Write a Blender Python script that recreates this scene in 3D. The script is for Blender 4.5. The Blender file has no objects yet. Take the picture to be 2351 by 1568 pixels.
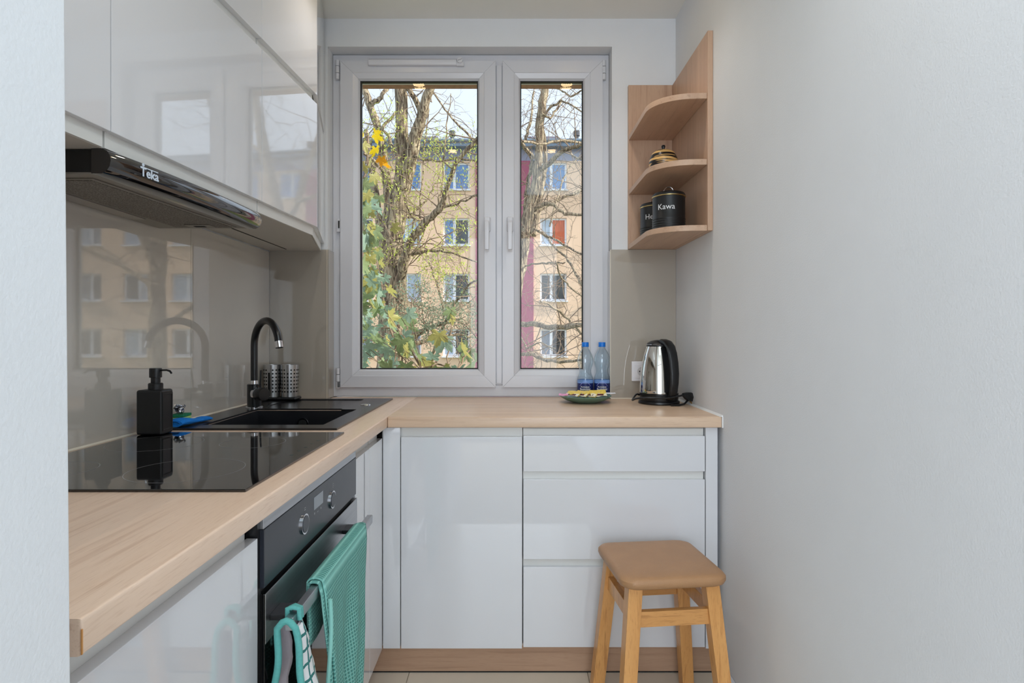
import bpy, bmesh, math, random
from mathutils import Vector, Matrix, noise as mnoise
R = math.radians
random.seed(7)
C = bpy.context.scene.collection
SC = bpy.context.scene
ZC = 1.14          # height of the lens above the floor
F = 1360.0         # focal length in pixels of the 2351x1568 frame

# ---------------------------------------------------------------- camera, sky, light, exposure
cam_d = bpy.data.cameras.new('camera')
cam_d.sensor_width = 36.0
cam_d.lens = 36.0 * F / 2351.0
cam_d.shift_x = 0.0015
cam_d.shift_y = -0.00595
cam_d.clip_start = 0.02
cam_d.clip_end = 500
cam = bpy.data.objects.new('camera', cam_d)
cam.location = (0, 0, ZC)
cam.rotation_euler = (R(90), 0, 0)
C.objects.link(cam)
SC.camera = cam
SC.view_settings.view_transform = 'Standard'
SC.view_settings.look = 'None'
SC.view_settings.gamma = 1.0
SC.view_settings.use_curve_mapping = False
SC.view_settings.exposure = 0.0

world = bpy.data.worlds.new('sky')
SC.world = world
world.use_nodes = True
wn = world.node_tree
bgn = wn.nodes['Background']
sky = wn.nodes.new('ShaderNodeTexSky')
sky.sky_type = 'NISHITA'
sky.sun_disc = False
sky.sun_elevation = R(34)
sky.sun_rotation = R(100)
sky.air_density = 1.0
sky.dust_density = 2.5
sky.ozone_density = 1.0
haze = wn.nodes.new('ShaderNodeMix'); haze.data_type = 'RGBA'
haze.inputs[0].default_value = 0.8
haze.inputs[7].default_value = (2.6, 2.9, 3.2, 1)     # thin bright high cloud
wn.links.new(sky.outputs[0], haze.inputs[6])
wn.links.new(haze.outputs[2], bgn.inputs[0])
bgn.inputs[1].default_value = 0.39

def lamp(name, kind, loc, energy, color, size=None, size_y=None, direction=None, **kw):
    l = bpy.data.lights.new(name, kind)
    l.energy = energy
    l.color = color
    if size is not None and kind == 'AREA':
        l.shape = 'RECTANGLE' if size_y else 'DISK'
        l.size = size
        if size_y: l.size_y = size_y
    for k, v in kw.items(): setattr(l, k, v)
    o = bpy.data.objects.new(name, l)
    o.location = loc
    if direction is not None:
        o.rotation_euler = Vector(direction).to_track_quat('-Z', 'Y').to_euler()
    C.objects.link(o)
    return o

SUN_DIR = Vector((-math.cos(R(36)) * math.cos(R(8)), math.cos(R(36)) * math.sin(R(8)), -math.sin(R(36))))
lamp('sun_light', 'SUN', (20, -5, 20), 5.6, (1.0, 0.93, 0.80), direction=SUN_DIR, angle=R(0.6))
# added area fill across the rear wall behind the camera; no window built there
lamp('rear_fill_light', 'AREA', (-0.85, -2.5, 1.25), 94, (0.815, 0.90, 1.0), 2.9, 2.3, direction=(0, 1, 0.0))

# added overhead fill panel, above and behind the camera; no such fitting known
lamp('ceiling_fill_light', 'AREA', (0.40, 0.25, 2.47), 8.0, (0.70, 0.89, 1.0), 0.5, 1.3, direction=(0, 0, -1))

# ---------------------------------------------------------------- helpers
def lin(c):
    c = c / 255.0
    return c / 12.92 if c <= 0.04045 else ((c + 0.055) / 1.055) ** 2.4
def srgb(c): return (lin(c[0]), lin(c[1]), lin(c[2]), 1.0)

def newmat(name):
    m = bpy.data.materials.new(name)
    m.use_nodes = True
    return m, m.node_tree.nodes, m.node_tree.links, m.node_tree.nodes['Principled BSDF']

def mat(name, col, rough=0.5, metal=0.0, var=0.04, vscale=8.0, bump=0.0, bscale=60.0, coat=0.0, spec=0.5, stretch=None, **kw):
    """procedural material: base colour with a little noise variation, optional relief"""
    m, N, L, b = newmat(name)
    tc = N.new('ShaderNodeTexCoord')
    src = tc.outputs['Object']
    if stretch:
        mp = N.new('ShaderNodeMapping')
        mp.inputs['Scale'].default_value = stretch
        L.new(src, mp.inputs['Vector']); src = mp.outputs[0]
    n = N.new('ShaderNodeTexNoise')
    n.inputs['Scale'].default_value = vscale
    n.inputs['Detail'].default_value = 4
    L.new(src, n.inputs['Vector'])
    r = N.new('ShaderNodeValToRGB')
    c = srgb(col)
    r.color_ramp.elements[0].position = 0.3
    r.color_ramp.elements[1].position = 0.7
    r.color_ramp.elements[0].color = tuple(max(0, x * (1 - var)) for x in c[:3]) + (1,)
    r.color_ramp.elements[1].color = tuple(min(1, x * (1 + var)) for x in c[:3]) + (1,)
    L.new(n.outputs['Fac'], r.inputs[0])
    L.new(r.outputs[0], b.inputs['Base Color'])
    b.inputs['Roughness'].default_value = rough
    b.inputs['Metallic'].default_value = metal
    b.inputs['Specular IOR Level'].default_value = spec
    b.inputs['Coat Weight'].default_value = coat
    b.inputs['Coat Roughness'].default_value = 0.03
    if bump:
        n2 = N.new('ShaderNodeTexNoise')
        n2.inputs['Scale'].default_value = bscale
        n2.inputs['Detail'].default_value = 3
        L.new(src, n2.inputs['Vector'])
        bp = N.new('ShaderNodeBump')
        bp.inputs['Strength'].default_value = bump
        bp.inputs['Distance'].default_value = 0.002
        L.new(n2.outputs['Fac'], bp.inputs['Height'])
        L.new(bp.outputs[0], b.inputs['Normal'])
    for k, v in kw.items(): b.inputs[k].default_value = v
    return m

def wood(name, c1, c2, c3, axis, rough=0.4, stave=0.0, streak=0.5, wstave=0.075):
    m, N, L, b = newmat(name)
    tc = N.new('ShaderNodeTexCoord')
    def mapped(scale_along, scale_across):
        mp = N.new('ShaderNodeMapping')
        s = [scale_across] * 3
        s[axis] = scale_along
        mp.inputs['Scale'].default_value = s
        L.new(tc.outputs['Object'], mp.inputs['Vector'])
        return mp.outputs[0]
    n = N.new('ShaderNodeTexNoise'); n.inputs['Scale'].default_value = 1.0; n.inputs['Detail'].default_value = 5
    n.inputs['Distortion'].default_value = 0.6
    L.new(mapped(1.6, 22), n.inputs['Vector'])
    r = N.new('ShaderNodeValToRGB')
    e = r.color_ramp.elements
    e[0].position = 0.25; e[0].color = srgb(c1)
    e[1].position = 0.75; e[1].color = srgb(c2)
    L.new(n.outputs['Fac'], r.inputs[0])
    col = r.outputs[0]
    # fine pores
    n2 = N.new('ShaderNodeTexNoise'); n2.inputs['Scale'].default_value = 1.0; n2.inputs['Detail'].default_value = 2
    L.new(mapped(28, 420), n2.inputs['Vector'])
    r2 = N.new('ShaderNodeValToRGB')
    r2.color_ramp.elements[0].position = 0.28; r2.color_ramp.elements[0].color = (1, 1, 1, 1)
    r2.color_ramp.elements[1].position = 0.46; r2.color_ramp.elements[1].color = (0, 0, 0, 1)
    L.new(n2.outputs['Fac'], r2.inputs[0])
    ml = N.new('ShaderNodeMath'); ml.operation = 'MULTIPLY'; ml.inputs[1].default_value = 0.45 * streak
    L.new(r2.outputs[0], ml.inputs[0])
    mx = N.new('ShaderNodeMix'); mx.data_type = 'RGBA'
    L.new(ml.outputs[0], mx.inputs[0]); L.new(col, mx.inputs[6]); mx.inputs[7].default_value = srgb(c3)
    # long thin grain lines
    n3 = N.new('ShaderNodeTexNoise'); n3.inputs['Scale'].default_value = 1.0; n3.inputs['Detail'].default_value = 3
    n3.inputs['Distortion'].default_value = 0.3
    L.new(mapped(2.2, 75), n3.inputs['Vector'])
    r3 = N.new('ShaderNodeValToRGB')
    r3.color_ramp.elements[0].position = 0.33; r3.color_ramp.elements[0].color = (1, 1, 1, 1)
    r3.color_ramp.elements[1].position = 0.42; r3.color_ramp.elements[1].color = (0, 0, 0, 1)
    L.new(n3.outputs['Fac'], r3.inputs[0])
    ml3 = N.new('ShaderNodeMath'); ml3.operation = 'MULTIPLY'; ml3.inputs[1].default_value = 0.6 * streak
    L.new(r3.outputs[0], ml3.inputs[0])
    mx3 = N.new('ShaderNodeMix'); mx3.data_type = 'RGBA'
    L.new(ml3.outputs[0], mx3.inputs[0]); L.new(mx.outputs[2], mx3.inputs[6]); mx3.inputs[7].default_value = srgb(c3)
    out = mx3.outputs[2]
    if stave:
        sp = N.new('ShaderNodeSeparateXYZ'); L.new(tc.outputs['Object'], sp.inputs[0])
        ac = 1 if axis == 0 else 0
        dv = N.new('ShaderNodeMath'); dv.operation = 'DIVIDE'; dv.inputs[1].default_value = wstave
        L.new(sp.outputs[ac], dv.inputs[0])
        fl = N.new('ShaderNodeMath'); fl.operation = 'FLOOR'; L.new(dv.outputs[0], fl.inputs[0])
        wnz = N.new('ShaderNodeTexWhiteNoise'); wnz.noise_dimensions = '1D'
        L.new(fl.outputs[0], wnz.inputs['W'])
        mr = N.new('ShaderNodeMapRange')
        mr.inputs[3].default_value = 1 - stave; mr.inputs[4].default_value = 1 + stave
        L.new(wnz.outputs['Value'], mr.inputs[0])
        hs = N.new('ShaderNodeHueSaturation')
        L.new(mr.outputs[0], hs.inputs['Value']); L.new(out, hs.inputs['Color'])
        out = hs.outputs[0]
    L.new(out, b.inputs['Base Color'])
    b.inputs['Roughness'].default_value = rough
    bp = N.new('ShaderNodeBump'); bp.inputs['Strength'].default_value = 0.12; bp.inputs['Distance'].default_value = 0.001
    L.new(n2.outputs['Fac'], bp.inputs['Height']); L.new(bp.outputs[0], b.inputs['Normal'])
    return m

class MB:
    """collects faces of one mesh"""
    def __init__(s): s.v = []; s.f = []; s.smooth = False
    def add(s, vs, fs):
        o = len(s.v)
        s.v += [tuple(v) for v in vs]
        s.f += [tuple(i + o for i in f) for f in fs]
        return s
    def box(s, x0, x1, y0, y1, z0, z1):
        vs = [(x0,y0,z0),(x1,y0,z0),(x1,y1,z0),(x0,y1,z0),(x0,y0,z1),(x1,y0,z1),(x1,y1,z1),(x0,y1,z1)]
        return s.add(vs, [(0,3,2,1),(4,5,6,7),(0,1,5,4),(1,2,6,5),(2,3,7,6),(3,0,4,7)])
    def prism(s, poly, lo, hi, axis=2):
        """poly of 2-D points (the two axes other than axis, in order), extruded along axis"""
        n = len(poly)
        def p(a, b, c):
            return (a, b, c) if axis == 2 else ((a, c, b) if axis == 1 else (c, a, b))
        vs = [p(a, b, lo) for a, b in poly] + [p(a, b, hi) for a, b in poly]
        fs = [tuple(range(n))[::-1], tuple(range(n, 2 * n))]
        for i in range(n):
            j = (i + 1) % n
            fs.append((i, j, n + j, n + i))
        return s.add(vs, fs)
    def tube(s, pts, rad, n=10, cap=True):
        pts = [Vector(p) for p in pts]
        if not hasattr(rad, '__len__'): rad = [rad] * len(pts)
        o = len(s.v)
        t0 = (pts[1] - pts[0]).normalized()
        up = Vector((0, 0, 1)) if abs(t0.z) < 0.9 else Vector((1, 0, 0))
        u = t0.cross(up).normalized()
        for i, p in enumerate(pts):
            if i == 0: t = pts[1] - pts[0]
            elif i == len(pts) - 1: t = pts[-1] - pts[-2]
            else: t = pts[i + 1] - pts[i - 1]
            t = t.normalized() if t.length > 1e-9 else t0
            u = (u - t * u.dot(t))
            u = u.normalized() if u.length > 1e-6 else t.orthogonal().normalized()
            w = t.cross(u)
            for k in range(n):
                a = 2 * math.pi * k / n
                q = p + (u * math.cos(a) + w * math.sin(a)) * rad[i]
                s.v.append(tuple(q))
        for i in range(len(pts) - 1):
            for k in range(n):
                a = o + i * n + k; b = o + i * n + (k + 1) % n
                s.f.append((a, b, b + n, a + n))
        if cap:
            s.f.append(tuple(o + k for k in range(n))[::-1])
            s.f.append(tuple(o + (len(pts) - 1) * n + k for k in range(n)))
        return s
    def lathe(s, prof, c=(0, 0, 0), n=32, closed=False):
        """prof: list of (r, z)"""
        o = len(s.v)
        for r, z in prof:
            for k in range(n):
                a = 2 * math.pi * k / n
                s.v.append((c[0] + r * math.cos(a), c[1] + r * math.sin(a), c[2] + z))
        m = len(prof)
        for i in range(m - 1 + (1 if closed else 0)):
            for k in range(n):
                a = o + i * n + k; b = o + i * n + (k + 1) % n
                i2 = (i + 1) % m
                c2 = o + i2 * n + (k + 1) % n; d2 = o + i2 * n + k
                s.f.append((a, b, c2, d2))
        return s
    def sphere(s, c, r, n=12, m=8, sc=(1, 1, 1)):
        prof = []
        o = len(s.v)
        s.v.append((c[0], c[1], c[2] - r * sc[2]))
        for i in range(1, m):
            t = -math.pi / 2 + math.pi * i / m
            for k in range(n):
                a = 2 * math.pi * k / n
                s.v.append((c[0] + r * sc[0] * math.cos(t) * math.cos(a), c[1] + r * sc[1] * math.cos(t) * math.sin(a), c[2] + r * sc[2] * math.sin(t)))
        s.v.append((c[0], c[1], c[2] + r * sc[2]))
        top = len(s.v) - 1
        for k in range(n):
            s.f.append((o, o + 1 + (k + 1) % n, o + 1 + k))
            s.f.append((top, top - n + k, top - n + (k + 1) % n))
        for i in range(m - 2):
            for k in range(n):
                a = o + 1 + i * n + k; b = o + 1 + i * n + (k + 1) % n
                s.f.append((a, b, b + n, a + n))
        return s
    def grid_plate(s, us, vs, keep, w0, w1, fn):
        """slab with holes: cells of a grid; fn(u,v,w)->xyz"""
        nu, nv = len(us), len(vs)
        o = len(s.v)
        idx = {}
        def g(i, j, k):
            if (i, j, k) not in idx:
                idx[(i, j, k)] = len(s.v)
                s.v.append(tuple(fn(us[i], vs[j], (w0, w1)[k])))
            return idx[(i, j, k)]
        K = lambda i, j: 0 <= i < nu - 1 and 0 <= j < nv - 1 and keep((us[i] + us[i+1]) / 2, (vs[j] + vs[j+1]) / 2)
        for i in range(nu - 1):
            for j in range(nv - 1):
                if not K(i, j): continue
                s.f.append((g(i,j,1), g(i+1,j,1), g(i+1,j+1,1), g(i,j+1,1)))
                s.f.append((g(i,j+1,0), g(i+1,j+1,0), g(i+1,j,0), g(i,j,0)))
                if not K(i-1, j): s.f.append((g(i,j+1,0), g(i,j,0), g(i,j,1), g(i,j+1,1)))
                if not K(i+1, j): s.f.append((g(i+1,j,0), g(i+1,j+1,0), g(i+1,j+1,1), g(i+1,j,1)))
                if not K(i, j-1): s.f.append((g(i,j,0), g(i+1,j,0), g(i+1,j,1), g(i,j,1)))
                if not K(i, j+1): s.f.append((g(i+1,j+1,0), g(i,j+1,0), g(i,j+1,1), g(i+1,j+1,1)))
        return s
    def xform(s, M):
        s.v = [tuple(M @ Vector(v)) for v in s.v]
        return s
    def obj(s, name, m, parent=None, bevel=0.0, seg=2, smooth=None, bevel_angle=30, fix=True):
        me = bpy.data.meshes.new(name)
        base = Vector((0, 0, 0))
        if parent is not None:
            q = parent
            while q is not None:
                base += Vector(q.location); q = q.parent
        vs = [(v[0] - base.x, v[1] - base.y, v[2] - base.z) for v in s.v]
        me.from_pydata(vs, [], s.f)
        if bevel or fix:
            bm = bmesh.new(); bm.from_mesh(me)
            if fix: bmesh.ops.recalc_face_normals(bm, faces=bm.faces)
            if bevel:
                es = [e for e in bm.edges if len(e.link_faces) == 2 and e.calc_face_angle(0) > R(bevel_angle)]
                bmesh.ops.bevel(bm, geom=es, offset=bevel, segments=seg, profile=0.5, affect='EDGES', clamp_overlap=True)
            bm.to_mesh(me); bm.free()
        if smooth is None: smooth = s.smooth or bool(bevel)
        if smooth:
            me.polygons.foreach_set('use_smooth', [True] * len(me.polygons))
            if hasattr(me, 'set_sharp_from_angle'): me.set_sharp_from_angle(angle=R(38))
        if m is not None:
            for mm in (m if isinstance(m, (list, tuple)) else [m]): me.materials.append(mm)
        o = bpy.data.objects.new(name, me)
        C.objects.link(o)
        if parent is not None: o.parent = parent
        if bevel:
            wnm = o.modifiers.new('weighted_normals', 'WEIGHTED_NORMAL'); wnm.keep_sharp = True
        return o

def BX(x0, x1, y0, y1, z0, z1): return MB().box(x0, x1, y0, y1, z0, z1)
def tag(o, label=None, cat=None, group=None, kind=None):
    if label: o['label'] = label
    if cat: o['category'] = cat
    if group: o['group'] = group
    if kind: o['kind'] = kind
    return o
def thing(name, label, cat, loc=(0, 0, 0), group=None):
    o = bpy.data.objects.new(name, None)
    o.empty_display_size = 0.05
    o.location = loc
    C.objects.link(o)
    return tag(o, label, cat, group)
def copy_tree(o, parent=None):
    c = o.copy(); C.objects.link(c); c.parent = parent
    for ch in [x for x in bpy.data.objects if x.parent == o]: copy_tree(ch, c)
    return c
def P(px, py, d):
    return Vector(((px - 1172) * d / F, d, ZC + (770 - py) * d / F))

def text_mb(s, size, extrude=0.0002, align='CENTER', bold=0.0):
    cu = bpy.data.curves.new('txt', 'FONT')
    cu.body = s; cu.size = size; cu.extrude = extrude; cu.align_x = align; cu.align_y = 'CENTER'; cu.offset = bold
    cu.resolution_u = 3
    o = bpy.data.objects.new('txt', cu)
    C.objects.link(o)
    dg = bpy.context.evaluated_depsgraph_get()
    me = bpy.data.meshes.new_from_object(o.evaluated_get(dg))
    mb = MB()
    mb.v = [tuple(v.co) for v in me.vertices]
    mb.f = [tuple(p.vertices) for p in me.polygons]
    bpy.data.objects.remove(o); bpy.data.curves.remove(cu); bpy.data.meshes.remove(me)
    return mb
def wrap_text(mb, c, r, ang0, z):
    """bend a flat text (x right, y up) round a vertical cylinder; ang0 is the outward direction"""
    out = []
    for x, y, w in mb.v:
        a = ang0 + x / r
        rr = r + w + 0.0003
        out.append((c[0] + rr * math.cos(a), c[1] + rr * math.sin(a), z + y))
    mb.v = out
    return mb

# ---------------------------------------------------------------- materials
M = {}
M['wall'] = mat('painted_wall', (226, 227, 229), 0.75, var=0.01, bump=0.25, bscale=240)
M['ceiling'] = mat('painted_ceiling', (236, 235, 229), 0.85, var=0.01)
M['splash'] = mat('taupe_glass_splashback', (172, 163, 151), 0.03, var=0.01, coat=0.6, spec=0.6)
M['splash_left'] = mat('taupe_glass_splashback_lightened', (204, 197, 187), 0.02, var=0.01, coat=0.9, spec=0.6)  # lighter copy of the splashback: right wall's reflection put into the base colour
M['splash_edge'] = mat('cream_silicone', (232, 222, 204), 0.6)
M['gloss'] = mat('white_high_gloss_lacquer', (221, 222, 226), 0.03, var=0.003, vscale=2, coat=0.9, spec=0.5)
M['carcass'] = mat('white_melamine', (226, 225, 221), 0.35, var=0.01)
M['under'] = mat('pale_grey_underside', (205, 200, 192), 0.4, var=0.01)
M['pvc'] = mat('white_pvc', (212, 212, 217), 0.25, var=0.008, spec=0.5)
M['gasket'] = mat('black_rubber_gasket', (18, 18, 18), 0.6)
M['counter_y'] = wood('beech_worktop_lengthwise', (221, 192, 168), (234, 208, 187), (178, 136, 106), 1, 0.3, stave=0.045)
M['counter_x'] = wood('beech_worktop_crosswise', (208, 177, 150), (222, 194, 168), (166, 124, 96), 0, 0.3, stave=0.04)
M['shelfwood'] = wood('beech_shelf_upright', (188, 152, 126), (206, 172, 144), (146, 110, 86), 2, 0.42)
M['shelfwood_y'] = wood('beech_shelf_flat', (188, 152, 126), (206, 172, 144), (146, 110, 86), 1, 0.42)
M['plinth'] = wood('beech_plinth', (178, 142, 116), (196, 160, 132), (140, 104, 80), 0, 0.4)
M['stoolwood'] = wood('varnished_beech', (204, 144, 82), (222, 166, 102), (164, 106, 54), 2, 0.3, streak=0.8)
M['stoolwood_x'] = wood('varnished_beech_rail', (198, 140, 80), (216, 160, 98), (160, 104, 54), 0, 0.3, streak=0.8)
M['leather'] = mat('tan_leatherette', (172, 130, 92), 0.42, var=0.04, vscale=20, bump=0.35, bscale=420)
M['blackglass'] = mat('black_ceramic_glass', (10, 10, 12), 0.03, var=0.0, coat=0.5, spec=0.7)
M['ringline'] = mat('pale_printed_line', (150, 150, 152), 0.4)
M['granite'] = mat('black_granite_composite', (24, 25, 29), 0.22, var=0.5, vscale=900, bump=0.1, bscale=700, spec=0.6)
M['tapblack'] = mat('satin_black_tap', (16, 18, 22), 0.28, var=0.1, coat=0.2)
M['chrome'] = mat('polished_chrome', (225, 225, 228), 0.08, metal=1.0, var=0.01)
M['mirrorsteel'] = mat('polished_steel', (215, 212, 205), 0.04, metal=1.0, var=0.01)
M['steel'] = mat('brushed_steel', (176, 178, 182), 0.32, metal=1.0, var=0.08, vscale=3, stretch=(60, 1, 60))
M['steel_v'] = mat('brushed_steel_caddy', (190, 190, 190), 0.28, metal=1.0, var=0.08, vscale=3, stretch=(60, 60, 1))
M['matteblack'] = mat('matt_black_ceramic', (20, 21, 23), 0.42, var=0.05)
M['plasticblack'] = mat('black_plastic', (18, 19, 22), 0.35, var=0.05, bump=0.05, bscale=300)
M['darkhole'] = mat('dark_hole', (12, 12, 12), 0.8)
M['hoodblack'] = mat('black_gloss_hood', (14, 14, 18), 0.05, var=0.02, coat=1.0, spec=0.7)
M['hoodgrey'] = mat('grey_hood_metal', (146, 140, 132), 0.4, metal=0.4, var=0.03)
M['ovenglass'] = mat('dark_grey_oven_glass', (46, 49, 57), 0.2, var=0.02, coat=0.0, spec=0.25)
M['ovendoor'] = mat('black_oven_glass', (12, 13, 15), 0.06, var=0.01, coat=0.4)
M['display'] = mat('grey_display', (138, 144, 152), 0.25)
M['white'] = mat('white_print', (238, 238, 238), 0.4)
M['socket'] = mat('white_socket_plastic', (236, 234, 238), 0.3)
M['brass'] = mat('brass_pin', (190, 150, 90), 0.25, metal=1.0)
M['gold'] = mat('gold_trim', (214, 190, 130), 0.25, metal=1.0)
M['plate'] = mat('sage_green_glaze', (104, 138, 120), 0.3, var=0.05)
M['bluecap'] = mat('blue_cap', (20, 120, 220), 0.35)
M['spongeyellow'] = mat('lime_sponge', (182, 214, 122), 0.9, var=0.08, vscale=200, bump=0.6, bscale=300)
M['spongegreen'] = mat('green_scourer', (30, 130, 90), 0.95, var=0.3, vscale=300, bump=0.8, bscale=300)
M['bluecloth'] = mat('blue_microfibre', (16, 128, 222), 0.95, var=0.12, vscale=300, bump=0.6, bscale=500)
M['foil'] = mat('silver_foil', (200, 200, 205), 0.15, metal=1.0, bump=0.9, bscale=60)
M['greyquilt'] = mat('grey_quilted_lining', (196, 190, 198), 0.85, var=0.06, vscale=30, bump=0.6, bscale=60)
M['tealbind'] = mat('teal_binding', (92, 170, 164), 0.85, var=0.08, vscale=200, bump=0.3, bscale=400)
M['lampglass'] = None
M['grout'] = mat('grey_floor_grout', (176, 164, 146), 0.9)
M['tile'] = mat('cream_floor_tile', (222, 212, 196), 0.18, var=0.03, vscale=5)
M['paleyellow'] = mat('yellow_paper', (232, 202, 92), 0.5, var=0.12, vscale=120)
M['creampaper'] = mat('cream_paper', (238, 230, 205), 0.5, var=0.05, vscale=120)
M['brownprint'] = mat('brown_print', (96, 36, 44), 0.5)
M['pink'] = mat('pink_paper', (232, 160, 196), 0.5, var=0.15, vscale=150)
M['whitepaper'] = mat('white_paper', (236, 238, 244), 0.5, var=0.04)
M['darkfoil'] = mat('dark_green_wrapper', (44, 66, 62), 0.3, var=0.3, vscale=200)
M['bottlelabel'] = mat('navy_bottle_label', (24, 40, 104), 0.35, var=0.15, vscale=60)
M['labelband'] = mat('lilac_label_band', (150, 150, 214), 0.35, var=0.2, vscale=80)
M['labelsky'] = mat('pale_blue_label_band', (128, 166, 226), 0.35, var=0.2, vscale=60)
M['labelred'] = mat('red_label_mark', (214, 70, 50), 0.4)
M['facade'] = mat('apricot_render', (240, 207, 178), 0.9, var=0.03, vscale=0.4)
M['facade2'] = mat('pale_render_strip', (236, 212, 182), 0.9, var=0.03, vscale=0.4)
M['maroon'] = mat('maroon_render', (166, 88, 114), 0.9, var=0.05, vscale=0.6)
M['attic'] = mat('grey_violet_render', (150, 150, 172), 0.9, var=0.03)
M['gutter'] = mat('blue_grey_sheet_metal', (128, 146, 166), 0.4, metal=0.3)
M['roof'] = mat('dark_roofing', (86, 90, 98), 0.8)
M['lintel'] = mat('brown_exterior_render', (190, 146, 126), 0.95, var=0.15, vscale=40, bump=0.6, bscale=80)
M['extwhite'] = mat('white_window_frame', (238, 242, 250), 0.4)
M['pane_blue'] = mat('painted_sky_reflection_pane', (96, 140, 196), 0.08, var=0.15, vscale=2, spec=0.9)  # sky reflection painted in as a blue base colour
M['pane_dark'] = mat('dark_pane', (58, 64, 66), 0.08, var=0.35, vscale=3, spec=0.9)
M['pane_net'] = mat('net_curtain_pane', (128, 140, 156), 0.12, var=0.25, vscale=4, spec=0.8, stretch=(10, 1, 0.6))
M['pane_light'] = mat('pale_pane', (176, 194, 214), 0.1, var=0.15, vscale=3, spec=0.8)
M['orangecurtain'] = mat('orange_curtain_pane', (212, 104, 60), 0.3, var=0.3, vscale=4, stretch=(10, 1, 0.6))
M['ground'] = mat('grass_ground', (96, 108, 60), 0.95, var=0.3, vscale=2)

def bark_mat(name, c1, c2):
    m, N, L, b = newmat(name)
    tc = N.new('ShaderNodeTexCoord'); mp = N.new('ShaderNodeMapping')
    mp.inputs['Scale'].default_value = (30, 30, 4.0)
    L.new(tc.outputs['Object'], mp.inputs['Vector'])
    n = N.new('ShaderNodeTexNoise'); n.inputs['Scale'].default_value = 1.3; n.inputs['Detail'].default_value = 6; n.inputs['Distortion'].default_value = 0.7
    L.new(mp.outputs[0], n.inputs['Vector'])
    r = N.new('ShaderNodeValToRGB')
    r.color_ramp.elements[0].position = 0.40; r.color_ramp.elements[0].color = srgb(c1)
    r.color_ramp.elements[1].position = 0.60; r.color_ramp.elements[1].color = srgb(c2)
    L.new(n.outputs['Fac'], r.inputs[0]); L.new(r.outputs[0], b.inputs['Base Color'])
    b.inputs['Roughness'].default_value = 0.95
    bp = N.new('ShaderNodeBump'); bp.inputs['Strength'].default_value = 1.0; bp.inputs['Distance'].default_value = 0.05
    L.new(n.outputs['Fac'], bp.inputs['Height']); L.new(bp.outputs[0], b.inputs['Normal'])
    return m
M['bark'] = bark_mat('furrowed_bark', (96, 80, 66), (204, 190, 162))
M['twig'] = mat('twig_bark', (146, 128, 110), 0.9, var=0.35, vscale=6)
def leaf_mat(name, c, tr=0.45):
    m, N, L, b = newmat(name)
    tc = N.new('ShaderNodeTexCoord'); n = N.new('ShaderNodeTexNoise'); n.inputs['Scale'].default_value = 9
    L.new(tc.outputs['Object'], n.inputs['Vector'])
    r = N.new('ShaderNodeValToRGB')
    c1 = srgb(c)
    r.color_ramp.elements[0].color = tuple(x * 0.7 for x in c1[:3]) + (1,)
    r.color_ramp.elements[1].color = tuple(min(1, x * 1.3) for x in c1[:3]) + (1,)
    L.new(n.outputs['Fac'], r.inputs[0]); L.new(r.outputs[0], b.inputs['Base Color'])
    b.inputs['Roughness'].default_value = 0.45
    t = N.new('ShaderNodeBsdfTranslucent'); L.new(r.outputs[0], t.inputs['Color'])
    mx = N.new('ShaderNodeMixShader'); mx.inputs[0].default_value = tr
    L.new(b.outputs[0], mx.inputs[1]); L.new(t.outputs[0], mx.inputs[2])
    L.new(mx.outputs[0], N['Material Output'].inputs['Surface'])
    return m
M['leaf_green'] = leaf_mat('green_maple_leaf', (150, 172, 126))
M['leaf_grey'] = leaf_mat('blue_green_maple_leaf', (160, 190, 172))
M['leaf_olive'] = leaf_mat('olive_maple_leaf', (186, 184, 112))
M['leaf_yellow'] = leaf_mat('yellow_maple_leaf', (236, 206, 20))
M['leaf_orange'] = leaf_mat('orange_maple_leaf', (240, 168, 20))
M['locust'] = leaf_mat('yellow_green_leaflet', (206, 222, 104), 0.55)
M['locust_grey'] = leaf_mat('grey_green_leaflet', (126, 146, 122))

def glass_mat(name, tint=(1, 1, 1), strength=1.0):
    m, N, L, b = newmat(name)
    N.remove(b)
    t = N.new('ShaderNodeBsdfTransparent'); t.inputs[0].default_value = tint + (1,)
    g = N.new('ShaderNodeBsdfGlossy'); g.inputs['Roughness'].default_value = 0.0
    fr = N.new('ShaderNodeFresnel'); fr.inputs[0].default_value = 1.45
    ml = N.new('ShaderNodeMath'); ml.operation = 'MULTIPLY'; ml.inputs[1].default_value = strength; ml.use_clamp = True
    mx = N.new('ShaderNodeMixShader')
    L.new(fr.outputs[0], ml.inputs[0]); L.new(ml.outputs[0], mx.inputs[0])
    L.new(t.outputs[0], mx.inputs[1]); L.new(g.outputs[0], mx.inputs[2])
    L.new(mx.outputs[0], N['Material Output'].inputs['Surface'])
    return m
M['glass'] = glass_mat('window_glass', (1, 1, 1), 0.6)
M['bottleglass'] = glass_mat('clear_plastic', (0.90, 0.955, 0.985), 1.6)
_nt = M['bottleglass'].node_tree
_lw = _nt.nodes.new('ShaderNodeLayerWeight'); _lw.inputs[0].default_value = 0.5
_pw = _nt.nodes.new('ShaderNodeMath'); _pw.operation = 'POWER'; _pw.inputs[1].default_value = 2.2
_nt.links.new(_lw.outputs['Facing'], _pw.inputs[0])
_ad = _nt.nodes.new('ShaderNodeMath'); _ad.operation = 'MULTIPLY_ADD'; _ad.inputs[1].default_value = 0.8; _ad.inputs[2].default_value = 0.07
_nt.links.new(_pw.outputs[0], _ad.inputs[0])
_mx = [n for n in _nt.nodes if n.type == 'MIX_SHADER'][0]
_nt.links.new(_ad.outputs[0], _mx.inputs[0])

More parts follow.
